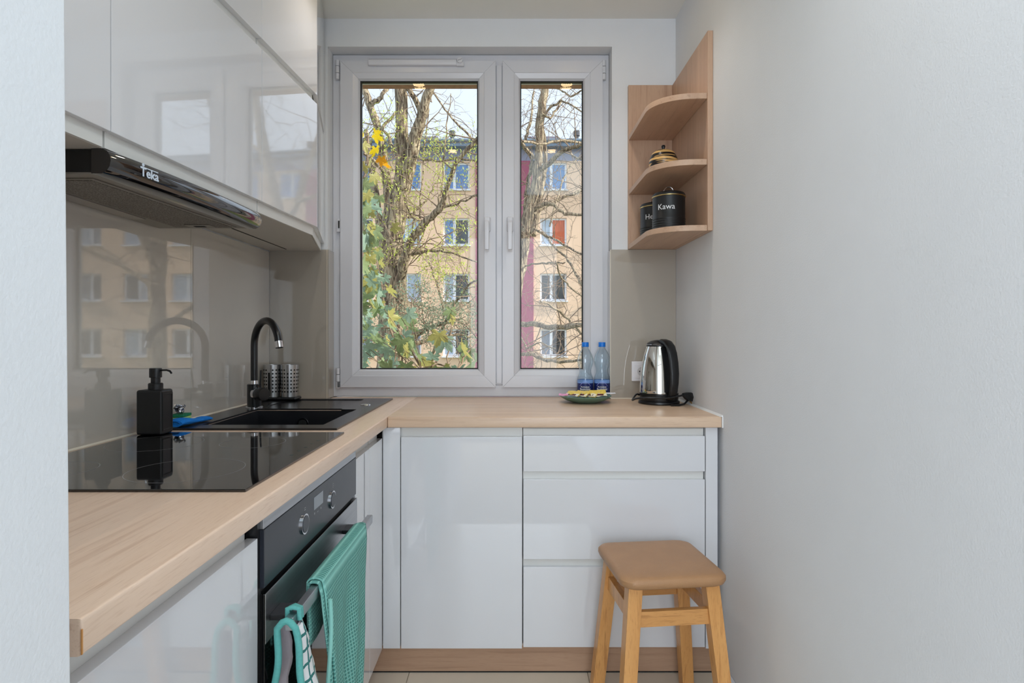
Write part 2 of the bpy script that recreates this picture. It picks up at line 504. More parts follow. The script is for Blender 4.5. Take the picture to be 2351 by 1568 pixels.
def emis(name, col, st):
    m, N, L, b = newmat(name)
    b.inputs['Base Color'].default_value = srgb(col)
    b.inputs['Emission Color'].default_value = srgb(col)
    b.inputs['Emission Strength'].default_value = st
    return m
M['spotlens'] = emis('warm_lamp_lens', (255, 222, 165), 50)

# waffle weave towel
def waffle(name, c1, c2, sc):
    m, N, L, b = newmat(name)
    tc = N.new('ShaderNodeTexCoord')
    sp = N.new('ShaderNodeSeparateXYZ'); L.new(tc.outputs['UV'], sp.inputs[0])
    def sin(o):
        a = N.new('ShaderNodeMath'); a.operation = 'MULTIPLY'; a.inputs[1].default_value = sc; L.new(o, a.inputs[0])
        s_ = N.new('ShaderNodeMath'); s_.operation = 'SINE'; L.new(a.outputs[0], s_.inputs[0])
        q = N.new('ShaderNodeMath'); q.operation = 'ABSOLUTE'; L.new(s_.outputs[0], q.inputs[0])
        return q.outputs[0]
    mu = N.new('ShaderNodeMath'); mu.operation = 'MINIMUM'
    L.new(sin(sp.outputs[0]), mu.inputs[0]); L.new(sin(sp.outputs[1]), mu.inputs[1])
    r = N.new('ShaderNodeValToRGB')
    r.color_ramp.elements[0].position = 0.1; r.color_ramp.elements[0].color = srgb(c1)
    r.color_ramp.elements[1].position = 0.8; r.color_ramp.elements[1].color = srgb(c2)
    L.new(mu.outputs[0], r.inputs[0]); L.new(r.outputs[0], b.inputs['Base Color'])
    b.inputs['Roughness'].default_value = 0.95
    bp = N.new('ShaderNodeBump'); bp.inputs['Strength'].default_value = 0.9; bp.inputs['Distance'].default_value = 0.002; bp.invert = True
    L.new(mu.outputs[0], bp.inputs['Height']); L.new(bp.outputs[0], b.inputs['Normal'])
    return m
M['waffle'] = waffle('teal_waffle_cloth', (142, 204, 194), (74, 138, 130), 420)
def check_mat():
    m, N, L, b = newmat('white_teal_check_cotton')
    tc = N.new('ShaderNodeTexCoord')
    sp = N.new('ShaderNodeSeparateXYZ'); L.new(tc.outputs['Object'], sp.inputs[0])
    def line(o, ph):
        a = N.new('ShaderNodeMath'); a.operation = 'MULTIPLY_ADD'; a.inputs[1].default_value = 38; a.inputs[2].default_value = ph; L.new(o, a.inputs[0])
        f = N.new('ShaderNodeMath'); f.operation = 'FRACT'; L.new(a.outputs[0], f.inputs[0])
        g = N.new('ShaderNodeMath'); g.operation = 'LESS_THAN'; g.inputs[1].default_value = 0.2; L.new(f.outputs[0], g.inputs[0])
        return g.outputs[0]
    mxm = N.new('ShaderNodeMath'); mxm.operation = 'MAXIMUM'
    L.new(line(sp.outputs[1], 0.1), mxm.inputs[0]); L.new(line(sp.outputs[2], 0.4), mxm.inputs[1])
    mx = N.new('ShaderNodeMix'); mx.data_type = 'RGBA'
    L.new(mxm.outputs[0], mx.inputs[0]); mx.inputs[6].default_value = srgb((228, 230, 232)); mx.inputs[7].default_value = srgb((50, 120, 118))
    L.new(mx.outputs[2], b.inputs['Base Color']); b.inputs['Roughness'].default_value = 0.9
    return m
M['check'] = check_mat()
def mesh_filter():
    m, N, L, b = newmat('woven_grease_filter')
    tc = N.new('ShaderNodeTexCoord')
    v = N.new('ShaderNodeTexVoronoi'); v.inputs['Scale'].default_value = 260
    L.new(tc.outputs['Object'], v.inputs['Vector'])
    r = N.new('ShaderNodeValToRGB')
    r.color_ramp.elements[0].color = srgb((176, 168, 156)); r.color_ramp.elements[1].color = srgb((104, 98, 92))
    r.color_ramp.elements[1].position = 0.6
    L.new(v.outputs['Distance'], r.inputs[0]); L.new(r.outputs[0], b.inputs['Base Color'])
    b.inputs['Metallic'].default_value = 0.3; b.inputs['Roughness'].default_value = 0.5
    bp = N.new('ShaderNodeBump'); bp.inputs['Strength'].default_value = 0.6; bp.inputs['Distance'].default_value = 0.001
    L.new(v.outputs['Distance'], bp.inputs['Height']); L.new(bp.outputs[0], b.inputs['Normal'])
    return m
M['filter'] = mesh_filter()
def stripe_pot():
    m, N, L, b = newmat('black_gold_brushed_glaze')
    tc = N.new('ShaderNodeTexCoord'); mp = N.new('ShaderNodeMapping')
    mp.inputs['Scale'].default_value = (5, 5, 62); mp.inputs['Rotation'].default_value = (0.15, 0.2, 0)
    L.new(tc.outputs['Object'], mp.inputs['Vector'])
    n = N.new('ShaderNodeTexNoise'); n.inputs['Scale'].default_value = 1.2; n.inputs['Detail'].default_value = 2
    L.new(mp.outputs[0], n.inputs['Vector'])
    r = N.new('ShaderNodeValToRGB')
    r.color_ramp.elements[0].position = 0.50; r.color_ramp.elements[0].color = srgb((26, 20, 18))
    r.color_ramp.elements[1].position = 0.53; r.color_ramp.elements[1].color = srgb((222, 176, 110))
    L.new(n.outputs['Fac'], r.inputs[0]); L.new(r.outputs[0], b.inputs['Base Color'])
    b.inputs['Roughness'].default_value = 0.3
    return m
M['pot'] = stripe_pot()

# ================================================================= SETTING
XL, XR, YB, ZT = -1.025, 0.700, 2.510, 2.482     # left wall, right wall, window wall, ceiling
YN = -2.6                                        # wall behind the photographer
XLL = -2.4
WX0, WX1, WZ1 = -0.775, 0.430, ZC + 1.2237       # window opening
CT = ZC - 0.268                                  # worktop top 0.872
CTH = 0.036
def struct(name, mb, m, parent=None, **kw):
    o = mb.obj(name, m, parent, **kw)
    if parent is None: o['kind'] = 'structure'
    return o

# floor with its tiles
fl = struct('floor', BX(XLL - 0.1, XR + 0.1, YN - 0.1, 2.9, -0.06, -0.004), M['grout'])
xs = [XR - 0.004]
x_s = [-0.342 + 0.602 * k for k in range(-4, 3)]
tile_me = None
for i in range(len(x_s) - 1):
    for j in range(-5, 5):
        x0, x1 = x_s[i] + 0.0015, x_s[i + 1] - 0.0015
        y0 = 1.86 + 0.302 * j; y1 = y0 + 0.299
        if x0 > XR - 0.05 or y1 < -0.2: continue
        x1 = min(x1, XR - 0.002); x0 = max(x0, XLL)
        BX(x0, x1, y0, y1, -0.004, 0.0).obj('tile', M['tile'], fl)
# walls
struct('ceiling', BX(XLL - 0.1, XR + 0.1, YN - 0.1, 2.86, ZT, ZT + 0.2), M['ceiling'])
struct('wall_right', BX(XR, XR + 0.2, YN - 0.1, 2.86, -0.05, ZT), M['wall'])
struct('wall_left', BX(XL - 0.2, XL, 0.0, 2.86, -0.05, ZT), M['wall'])
mb = MB()
top, bot = ZC + 1.34, -0.05
def ex(z): return -0.3766 - 0.0087 * (z - ZC)
mb.add([(XLL, -0.45, bot), (ex(bot), -0.45, bot), (ex(bot), 0.505, bot), (XLL, 0.505, bot),
        (XLL, -0.45, top), (ex(top), -0.45, top), (ex(top), 0.505, top), (XLL, 0.505, top)],
       [(0,3,2,1),(4,5,6,7),(0,1,5,4),(1,2,6,5),(2,3,7,6),(3,0,4,7)])
struct('wall_entry', mb, M['wall'], bevel=0.003)
struct('wall_far_left', BX(XLL - 0.1, XLL, YN - 0.1, -0.45, -0.05, ZT), M['wall'])
struct('wall_rear', BX(XLL, XR, YN - 0.1, YN, -0.05, ZT), M['wall'])
# window wall: one slab with the opening cut out, thick to the outside
SILL = CT - CTH
mb = MB().grid_plate([XL - 0.2, WX0, WX1, XR + 0.2], [-0.05, SILL, WZ1, ZT],
                     lambda u, v: not (WX0 < u < WX1 and SILL < v < WZ1), YB, 2.72, lambda u, v, w: (u, w, v))
wb = struct('wall_back', mb, M['wall'])
LZ = ZC + 1.190
OX0, OX1, OZ0 = -0.86, 0.52, SILL - 0.05
mb = MB().grid_plate([-4.5, OX0, OX1, 5.5], [-6.5, OZ0, LZ, 5.0],
                     lambda u, v: not (OX0 < u < OX1 and OZ0 < v < LZ), 2.725, 2.86, lambda u, v, w: (u, w, v))
mb.obj('exterior_render', M['lintel'], wb)
struct('trim_window_bottom', BX(WX0, WX1, 2.585, 2.70, SILL - 0.0, SILL + 0.03), M['pvc'])
# skirting
struct('baseboard_right', BX(XR - 0.014, XR - 0.0005, YN, 1.93, 0.0005, 0.062), M['pvc'], bevel=0.003)

# ---- the window
wroot = bpy.data.objects.new('window_1', None); C.objects.link(wroot); wroot['kind'] = 'structure'
wroot.location = (0, 2.60, CT)
WZ0 = CT + 0.002
def frame_rect(mb, x0, x1, z0, z1, w, y0, y1):
    mb.grid_plate([x0, x0 + w, x1 - w, x1], [z0, z0 + w, z1 - w, z1],
                  lambda u, v: not (x0 + w < u < x1 - w and z0 + w < v < z1 - w), y0, y1, lambda u, v, q: (u, q, v))
k = 2.565 / F
def X_(px, d): return (px - 1172) * d / F
def Z_(py, d): return ZC + (770 - py) * d / F
fx0, fx1 = WX0 + 0.001, WX1 - 0.001
mb = MB(); frame_rect(mb, fx0, fx1, WZ0, WZ1 - 0.002, 0.050, 2.580, 2.655)
mb.box(X_(1136, 2.6), X_(1156, 2.6), 2.578, 2.655, WZ0 + 0.05, WZ1 - 0.05)
mb.obj('window_frame', M['pvc'], wroot, bevel=0.002, seg=1)
def sash(x0, x1, z0, z1, gx0, gx1, gz0, gz1, name):
    yf, yb = 2.562, 2.64
    # four mitred rails, each with a moulded profile stepping to the glass
    prof = [(0.0, yf + 0.016), (0.0, yf + 0.004), (0.004, yf), (0.62, yf), (0.66, yf + 0.003), (0.70, yf + 0.004),
            (0.90, yf + 0.010), (1.0, yf + 0.024), (1.0, yb - 0.02), (0.0, yb - 0.02)]
    root = None
    corners_o = [(x0, z0), (x1, z0), (x1, z1), (x0, z1)]
    corners_i = [(gx0, gz0), (gx1, gz0), (gx1, gz1), (gx0, gz1)]
    for i in range(4):
        j = (i + 1) % 4
        mb = MB(); vs = []
        for (o_, i_) in ((corners_o[i], corners_i[i]), (corners_o[j], corners_i[j])):
            for t, y in prof:
                vs.append((o_[0] + (i_[0] - o_[0]) * t, y, o_[1] + (i_[1] - o_[1]) * t))
        # hairline mitre
        n = len(prof)
        a, b_ = Vector(vs[0]), Vector(vs[n]); dirv = (b_ - a).normalized() * 0.0004
        vs = [tuple(Vector(v) + dirv) if q < n else tuple(Vector(v) - dirv) for q, v in enumerate(vs)]
        fs = [tuple(range(n)), tuple(range(2 * n - 1, n - 1, -1))]
        for q in range(n):
            w = (q + 1) % n
            fs.append((q, q + n, w + n, w))
        mb.add(vs, fs)
        r = mb.obj('sash_rail', M['pvc'], wroot)
    mb = MB().grid_plate([gx0 - .004, gx0 + .0035, gx1 - .0035, gx1 + .004], [gz0 - .004, gz0 + .0035, gz1 - .0035, gz1 + .004],
        lambda u, v: not (gx0 + .0035 < u < gx1 - .0035 and gz0 + .0035 < v < gz1 - .0035), 2.584, 2.600, lambda u, v, w: (u, w, v))
    mb.obj('gasket', M['gasket'], wroot)
    MB().add([(gx0 - .003, 2.592, gz0 - .003), (gx1 + .003, 2.592, gz0 - .003), (gx1 + .003, 2.592, gz1 + .003), (gx0 - .003, 2.592, gz1 + .003)], [(0, 1, 2, 3)]).obj('glass_pane', M['glass'], wroot, fix=False)
    MB().add([(gx0 - .003, 2.612, gz0 - .003), (gx1 + .003, 2.612, gz0 - .003), (gx1 + .003, 2.612, gz1 + .003), (gx0 - .003, 2.612, gz1 + .003)], [(0, 1, 2, 3)]).obj('glass_pane', M['glass'], wroot, fix=False)
sash(X_(781, 2.562), X_(1138, 2.562), Z_(889, 2.562), Z_(139, 2.562), X_(828, 2.585), X_(1097, 2.585), Z_(847, 2.585), Z_(187, 2.585), 'a')
sash(X_(1154, 2.562), X_(1384, 2.562), Z_(889, 2.562), Z_(139, 2.562), X_(1195, 2.585), X_(1338, 2.585), Z_(847, 2.585), Z_(187, 2.585), 'b')
# mullion cover
BX(X_(1140, 2.57), X_(1152, 2.57), 2.571, 2.578, Z_(880, 2.57), Z_(150, 2.57)).obj('mullion_cover', M['pvc'], wroot, bevel=0.001)
# trickle vent
mb = MB(); mb.prism([(2.560, Z_(150, 2.55)), (2.549, Z_(149, 2.55)), (2.545, Z_(144, 2.55)), (2.546, Z_(138, 2.55)), (2.556, Z_(133, 2.55)), (2.5615, Z_(133, 2.55))], X_(846, 2.55), X_(1048, 2.55), axis=0)
mb.obj('trickle_vent', M['pvc'], wroot, bevel=0.0015)
mb = MB().tube([(X_(1056, 2.55), 2.5615, Z_(139, 2.55)), (X_(1056, 2.55), 2.541, Z_(139, 2.55))], 0.0125, 20)
mb.box(X_(1048, 2.55), X_(1065, 2.55), 2.549, 2.5615, Z_(151, 2.55), Z_(140, 2.55))
mb.obj('vent_knob', M['pvc'], wroot, bevel=0.001, seg=1)
MB().tube([(X_(1051, 2.55), 2.5405, Z_(141, 2.55)), (X_(1061, 2.55), 2.5405, Z_(137, 2.55))], 0.0012, 6).obj('vent_knob_slot', mat('grey_slot', (150, 150, 154)), wroot)
# hinges
for (px, pys, h) in ((774, 159, 44), (1387, 160, 44), (775, 868, 46)):
    mb = MB()
    for a, b_ in ((0, 0.30), (0.33, 0.67), (0.70, 1.0)):
        z0 = Z_(pys + h / 2, 2.56) + a * h * 2.56 / F; z1 = Z_(pys + h / 2, 2.56) + b_ * h * 2.56 / F
        mb.tube([(X_(px, 2.56), 2.566, z0), (X_(px, 2.56), 2.566, z1)], 0.0085, 14)
    mb.obj('hinge', M['pvc'], wroot, smooth=True)
BX(X_(773, 2.56), X_(780, 2.56), 2.560, 2.579, Z_(532, 2.56), Z_(502, 2.56)).obj('latch_plate', M['pvc'], wroot, bevel=0.001)
BX(X_(776.5, 2.56), X_(779.5, 2.56), 2.557, 2.5605, Z_(524, 2.56), Z_(507, 2.56)).obj('latch_slot', M['gasket'], wroot)
BX(X_(775, 2.56), X_(782, 2.56), 2.556, 2.575, Z_(889, 2.56), Z_(877, 2.56)).obj('hinge_cover', M['steel'], wroot, bevel=0.001)
# handles
for px in (1118.5, 1171):
    cx = X_(px, 2.55)
    mb = MB().box(cx - .014, cx + .014, 2.549, 2.5615, Z_(532, 2.55), Z_(497, 2.55))
    mb.obj('handle_rosette', M['pvc'], wroot, bevel=0.006, seg=3)
    mb = MB()
    zt = Z_(506, 2.5); zb = Z_(572, 2.5)
    mb.prism([(2.549, zt - .012), (2.549, zt), (2.516, zt + .003), (2.508, zt - .006), (2.506, zt - .05), (2.512, zb), (2.522, zb), (2.521, zt - .045), (2.528, zt - .013)], cx - .0095, cx + .0095, axis=0)
    mb.obj('handle', M['pvc'], wroot, bevel=0.003, seg=2)

# ---- splashbacks (glass panels fixed to the walls)
SPZ = ZC + 0.3625
sp = thing('splashback_panel', 'taupe glossy glass splashback along the left wall above hob and sink', 'splashback', (XL, 1.5, CT))
for a, b_ in ((0.51, 1.2885), (1.2895, 1.888), (1.8895, YB - 0.007)):
    BX(XL + 0.0005, XL + 0.006, a, b_, CT + 0.002, ZC + 0.352).obj('glass_panel', M['splash_left'], sp)
MB().prism([(XL + 0.006, CT + .0005), (XL + .0095, CT + .0005), (XL + .006, CT + .005)], 0.51, YB - .007, axis=1).obj('silicone_bead', M['splash_edge'], sp)
spb = thing('splashback_panel', 'taupe glass splashback between sink corner and window, wrapped into the reveal', 'splashback', (-0.9, YB, CT))
BX(XL + 0.0065, WX0 - 0.001, YB - 0.0065, YB - 0.0005, CT + 0.002, SPZ).obj('glass_panel', M['splash'], spb)
BX(WX0 + 0.0005, WX0 + 0.006, YB - 0.0065, 2.579, CT + 0.002, SPZ).obj('reveal_panel', M['splash'], spb)
BX(WX0 - 0.001, WX0 + 0.0005, YB - 0.0072, YB - 0.0005, CT + .002, SPZ).obj('edge_trim', M['splash_edge'], spb)
spr = thing('splashback_panel', 'taupe glass splashback behind the kettle, under the corner shelf', 'splashback', (0.55, YB, CT))
BX(WX1 - 0.006, XR - 0.001, YB - 0.0065, YB - 0.0005, CT + 0.002, SPZ).obj('glass_panel', M['splash'], spr)
BX(WX1 - 0.006, WX1 - 0.0005, YB, 2.579, CT + 0.002, SPZ).obj('reveal_panel', M['splash'], spr)
BX(WX1 - 0.0085, WX1 - 0.006, YB - 0.0072, YB - .0007, CT + .002, SPZ).obj('edge_trim', M['splash_edge'], spr)
BX(WX1 - .006, XR - .001, YB - .010, YB - .0065, CT + .0005, CT + .004).obj('silicone_bead', M['splash_edge'], spr)

# ---- recessed ceiling lights
def downlight(x, y, lab):
    t = thing('recessed_spotlight', lab, 'ceiling light', (x, y, ZT))
    MB().lathe([(0.030, -0.001), (0.034, -0.006), (0.043, -0.006), (0.046, -0.0005)], (x, y, ZT), 28).obj('trim_ring', M['chrome'], t, smooth=True)
    MB().lathe([(0.0, -0.003), (0.030, -0.003)], (x, y, ZT), 24).obj('lens', M['spotlens'], t)
    l = lamp('spot_light', 'SPOT', (0, 0, -0.012), 7.6, (1.0, 0.93, 0.86), direction=(0, 0, -1), spot_size=R(120), spot_blend=0.8, shadow_soft_size=0.03)
    l.parent = t
downlight(-0.49, 2.02, 'recessed ceiling spotlight over the sink side, mirrored in the wide window pane')
downlight(0.30, 2.02, 'recessed ceiling spotlight over the drawers, mirrored in the narrow window pane')
downlight(-0.42, 0.9, 'recessed ceiling spotlight above the cooker')
downlight(0.30, 0.9, 'recessed ceiling spotlight by the bare right wall')

# ================================================================= OUTSIDE
YF = 30.0
tag(BX(-70, 90, 2.9, 60, -6.6, -6.5).obj('lawn', M['ground']), 'grassy ground of the courtyard between the houses', 'ground', kind='structure')
bl = thing('apartment_building', 'apricot rendered apartment block with maroon stripe across the courtyard', 'building', (0, YF, -6.5))
wleft = []
x = X_(1240, YF)
right_edges = []
k = 0
for blk in range(4):           # blocks of four window columns, a stair stripe between the blocks
    for c in range(4): right_edges.append(x + c * 2.45)
    x = x + 3 * 2.45 + 1.35 + 0.33 + 2.93 + 0.33
stripes = [X_(1092, YF)]
x = X_(1240, YF)
for blk in range(3):
    stripes.append(x + 3 * 2.45 + 1.35 + 0.33)
    x = x + 3 * 2.45 + 1.35 + 0.33 + 2.93 + 0.33
left_cols = [X_(1017, YF) - c * 2.45 for c in range(6)]
cols = sorted(left_cols + right_edges)
WW, WH = 1.35, 1.39
rows = [Z_(818, YF) + 2.81 * r for r in range(-1, 4)]
us = sorted(set([cols[0] - 1.2, cols[-1] + WW + 1.2] + [c for c in cols] + [c + WW for c in cols]))
vs_ = sorted(set([-6.5, ZC + 8.83] + rows + [r + WH for r in rows]))
def keepf(u, v):
    inx = any(c < u < c + WW for c in cols); inz = any(r < v < r + WH for r in rows)
    return not (inx and inz)
MB().grid_plate(us, vs_, keepf, YF, YF + 0.5, lambda u, v, w: (u, w, v)).obj('wall', M['facade'], bl, fix=False)
BX(us[0], us[-1], YF + 0.5, YF + 11, -6.5, ZC + 8.8).obj('rear_block', M['facade'], bl)
for s_ in stripes:
    BX(s_, s_ + 2.93, YF - 0.06, YF - 0.001, -6.5, ZC + 8.83).obj('stair_stripe', M['maroon'], bl)
BX(us[0], us[-1], YF - 0.02, YF + 11, ZC + 8.83, ZC + 9.42).obj('attic_band', M['attic'], bl)
BX(us[0] - .3, us[-1] + .3, YF - 0.55, YF + 11.4, ZC + 9.42, ZC + 9.60).obj('eaves', M['gutter'], bl)
MB().tube([(us[0] - .3, YF - 0.62, ZC + 9.68), (us[-1] + .3, YF - 0.62, ZC + 9.68)], 0.09, 8).obj('gutter', M['gutter'], bl)
BX(us[0] - .2, us[-1] + .2, YF - 0.4, YF + 11.2, ZC + 9.60, ZC + 9.82).obj('roof', M['roof'], bl)
for px, w in ((1033, .28), (1330, .3), (1570, .3), (1800, .3)):
    x = X_(px, YF)
    mb = MB().tube([(x, YF + 1.2, ZC + 9.8), (x, YF + 1.2, ZC + 10.5)], 0.11, 10)
    mb.tube([(x, YF + 1.2, ZC + 10.5), (x, YF + 1.2, ZC + 10.75)], 0.17, 10)
    mb.obj('vent_pipe', M['roof'], bl)
for px in (960, 1250, 1480, 1700, 1990, 2300):
    x = X_(px, YF)
    mb = BX(x - .7, x + .7, YF + 1.8, YF + 3.2, ZC + 9.8, ZC + 10.55); mb.box(x - .8, x + .8, YF + 1.7, YF + 3.3, ZC + 10.55, ZC + 10.65)
    mb.obj('chimney', M['attic'], bl)
fm = None
panes = ['pane_dark', 'pane_net', 'pane_dark', 'pane_light', 'pane_blue']
protos = {}
rnd = random.Random(11)
for ci, cx in enumerate(cols):
    for ri, z in enumerate(rows):
        if fm is None:
            mb = MB()
            mb.grid_plate([0, .09, .50, .64, WW - .09, WW], [0, .10, WH - .09, WH],
                          lambda u, v: not ((.09 < u < .50 or .64 < u < WW - .09) and .10 < v < WH - .09), 0, .08, lambda u, v, w: (u, w, v))
            mb.box(-.06, WW + .06, -.28, -.02, -.06, 0)
            fm = mb
            wo = mb.obj('window', M['extwhite'], bl)
            base = wo
            me0 = wo.data
            me0.transform(Matrix.Translation(Vector((0, 0, 0)) + Vector(bl.location)))
            pn = {}
            wo.location = Vector((cx, YF + .14, z)) - Vector(bl.location)
        else:
            wo = base.copy(); C.objects.link(wo); wo.parent = bl
            wo.location = Vector((cx, YF + .14, z)) - Vector(bl.location)
        if ri == 4: kinds = ('pane_blue', 'pane_blue')
        elif ri == 3 and cx < -1: kinds = ('pane_blue', 'pane_dark' if ci % 2 else 'pane_light')
        else: kinds = (rnd.choice(panes[:4]), rnd.choice(panes[:4]))
        if abs(cx - X_(1240, YF)) < .1 and ri == 3: kinds = ('pane_light', 'orangecurtain')
        for side, kd in enumerate(kinds):
            key = (side, kd)
            if key not in pn:
                x0, x1 = ((.09, .50), (.64, WW - .09))[side]
                me = bpy.data.meshes.new('pane')
                me.from_pydata([(x0, .05, .10), (x1, .05, .10), (x1, .05, WH - .09), (x0, .05, WH - .09)], [], [(0, 1, 2, 3)])
                me.materials.append(M[kd]); pn[key] = me
            po = bpy.data.objects.new('pane', pn[key]); C.objects.link(po); po.parent = wo

# ---- trees
def jitter_path(pts, amt, rng, sub=3):
    out = []
    for a, b_ in zip(pts[:-1], pts[1:]):
        for i in range(sub):
            t = i / sub
            p = a.lerp(b_, t)
            if i: p = p + Vector((rng.uniform(-1, 1), rng.uniform(-1, 1), rng.uniform(-1, 1))) * amt
            out.append(p)
    out.append(pts[-1])
    return out
def px_branch(mb, pts, d, rng, jit=0.02, n=8, dd=0.0, sub=4, collect=None):
    """pts: (px, py, width in px); each branch gets its own depth range"""
    P3 = []; rad = []
    m = len(pts)
    for i, (x_, y_, w_) in enumerate(pts):
        dep = d + dd * i / max(1, m - 1)
        P3.append(P(x_, y_, dep)); rad.append(w_ * dep / F / 2)
    path = jitter_path(P3, jit, rng, sub)
    rr = []
    for i in range(m - 1):
        for q in range(sub): rr.append((rad[i] + (rad[i + 1] - rad[i]) * q / sub) * rng.uniform(0.93, 1.08))
    rr.append(rad[-1])
    mb.tube(path, rr, n)
    if collect is not None: collect += list(zip(path, rr))
    return path, rr
def grow(mb, p, d, L_, r, depth, rng, tips):
    steps = 5 if depth > 0 else 4
    pts = [p.copy()]; q = p.copy(); dirv = d.normalized()
    for i in range(steps):
        dirv = (dirv + Vector((rng.gauss(0, .22), rng.gauss(0, .22), rng.gauss(0.03, .22)))).normalized()
        q = q + dirv * (L_ / steps)
        pts.append(q.copy())
        if depth > 0 and i > 0 and rng.random() < 0.8:
            side = dirv.cross(Vector((rng.gauss(0, 1), rng.gauss(0, 1), rng.gauss(0, 1)))).normalized()
            grow(mb, q, dirv * 0.5 + side * 0.85, L_ * rng.uniform(.35, .6), r * .55, depth - 1, rng, tips)
    mb.tube(pts, [r * (1 - .75 * i / steps) for i in range(steps + 1)], 4 if r < .02 else 5, cap=False)
    tips.append((pts[-1], dirv)); tips.append((pts[-2], dirv))

def leaflets(name, tips, rng, m, parent, size, count, spread):
    mb = MB()
    for (p, d) in tips:
        for _ in range(count):
            c = p + Vector((rng.gauss(0, spread), rng.gauss(0, spread), rng.gauss(0, spread)))
            a = Vector((rng.gauss(0, 1), rng.gauss(0, 1), rng.gauss(0, 1))).normalized() * size
            b_ = a.orthogonal().normalized() * size * 0.35
            o = len(mb.v)
            mb.v += [tuple(c - a), tuple(c + b_), tuple(c + a), tuple(c - b_)]
            mb.f.append((o, o + 1, o + 2, o + 3))
    o = mb.obj(name, m, parent, fix=False)
    o['kind'] = 'stuff'
    return o

def tree(label, base, stems, limbs, d, seed, twig_n, twig_L, leaf=None, leaf_frac=0.4, extra=None, group=None, yz=None):
    rng = random.Random(seed)
    t = thing('courtyard_tree', label, 'tree', base, group)
    mb = MB(); col = []
    for pts, dd in stems: px_branch(mb, pts, d, rng, 0.015, 14, dd, collect=col)
    mb.obj('trunk', M['bark'], t, smooth=True)
    mbl = MB()
    for pts, dd in limbs:
        c2 = []
        px_branch(mbl, pts, d, rng, 0.016, 7, dd, collect=c2)
        col += c2
    mbl.obj('branch', M['bark'], t, smooth=True)
    tips = []
    mbt = MB()
    for _ in range(twig_n):
        p, r = rng.choice(col)
        dv = Vector((rng.gauss(0, 1), rng.gauss(0, .7), rng.gauss(.2, .8)))
        grow(mbt, p, dv, twig_L * rng.uniform(.5, 1.2), min(r * .4, .0105), 2, rng, tips)
    tw = mbt.obj('twigs', M['twig'], t, fix=False); tw['kind'] = 'stuff'
    if leaf:
        sel = [tp for tp in tips if rng.random() < leaf_frac and (yz is None or yz(tp[0]))]
        leaflets('leaflets', sel, rng, M[leaf], t, 0.024, 9, 0.065)
    return t, tips

D1 = 9.0
stems1 = [
    ([(900, 1700, 120), (908, 1250, 100), (905, 1000, 86), (903, 860, 78), (903, 780, 72), (905, 700, 66), (896, 610, 62), (900, 540, 52), (912, 480, 46), (924, 400, 34), (923, 300, 29), (918, 190, 26), (916, 60, 20), (925, -120, 12)], 0),
    ([(914, 470, 40), (940, 380, 30), (958, 300, 26), (972, 250, 24), (990, 195, 20), (1010, 90, 14), (1020, -80, 8)], -.5),
    ([(893, 600, 36), (888, 520, 24), (893, 470, 21), (886, 400, 20), (874, 320, 18), (852, 250, 17), (835, 200, 15), (822, 100, 12)], .6),
    ([(880, 570, 22), (866, 480, 18), (856, 400, 17), (845, 340, 13), (840, 300, 10)], .9),
    ([(912, 860, 30), (915, 740, 24), (918, 640, 22), (926, 600, 24), (942, 555, 19), (982, 503, 17), (1010, 480, 14), (1024, 440, 12), (1046, 376, 10), (1095, 320, 9), (1160, 250, 7)], -.8),
]
limbs1 = [
    ([(966, 255, 14), (945, 215, 13), (926, 190, 12), (900, 150, 9)], -.3),
    ([(850, 240, 13), (870, 228, 11), (888, 206, 9), (900, 170, 7)], .3),
    ([(872, 318, 10), (880, 290, 8), (916, 255, 6), (935, 225, 4)], .5),
    ([(905, 345, 10), (895, 318, 8), (880, 300, 6)], .8),
    ([(940, 776, 16), (975, 757, 12), (1010, 742, 9), (1035, 738, 6), (1060, 730, 3)], -.6),
    ([(930, 796, 12), (975, 782, 11), (1010, 775, 8), (1050, 768, 6), (1098, 776, 5)], .5),
    ([(945, 585, 8), (975, 577, 6), (1010, 575, 5), (1050, 585, 4), (1098, 602, 3)], -.6),
    ([(930, 345, 6), (960, 362, 6), (1000, 370, 5), (1050, 362, 5), (1098, 372, 4)], -.8),
    ([(938, 500, 6), (960, 480, 5), (985, 452, 4), (1000, 420, 3)], .4),
    ([(985, 505, 6), (960, 505, 5), (940, 490, 4), (930, 460, 3)], -.8),
    ([(900, 430, 9), (880, 395, 8), (862, 372, 7), (835, 352, 5)], -.5),
    ([(1010, 480, 7), (1040, 472, 5), (1080, 455, 4), (1110, 440, 3)], -.5),
    ([(990, 820, 7), (1010, 770, 6), (1040, 700, 6), (1075, 655, 5), (1098, 640, 4)], -1.2),
    ([(1000, 840, 5), (1020, 720, 5), (1000, 640, 5), (985, 600, 4), (975, 560, 3)], 1.2),
    ([(1003, 480, 6), (1015, 430, 5), (1022, 340, 4), (1028, 270, 3), (1035, 215, 2)], .3),
    ([(1095, 330, 6), (1055, 290, 5), (1020, 250, 4), (990, 210, 4)], .6),
    ([(960, 560, 5), (965, 450, 4), (975, 330, 4), (985, 250, 3)], .9),
]
LEFTGREEN = lambda p: p.x < -0.4 and p.z > 1.2
t1, tips1 = tree('old pale-barked locust tree with forked trunk in the wide window pane', (P(900, 1700, D1).x, D1, -6.5), stems1, limbs1, D1, 3, 130, .95, 'locust', 0.24, yz=lambda p: -2.3 < p.x < -0.3 and 1.9 < p.z < 4.4 )
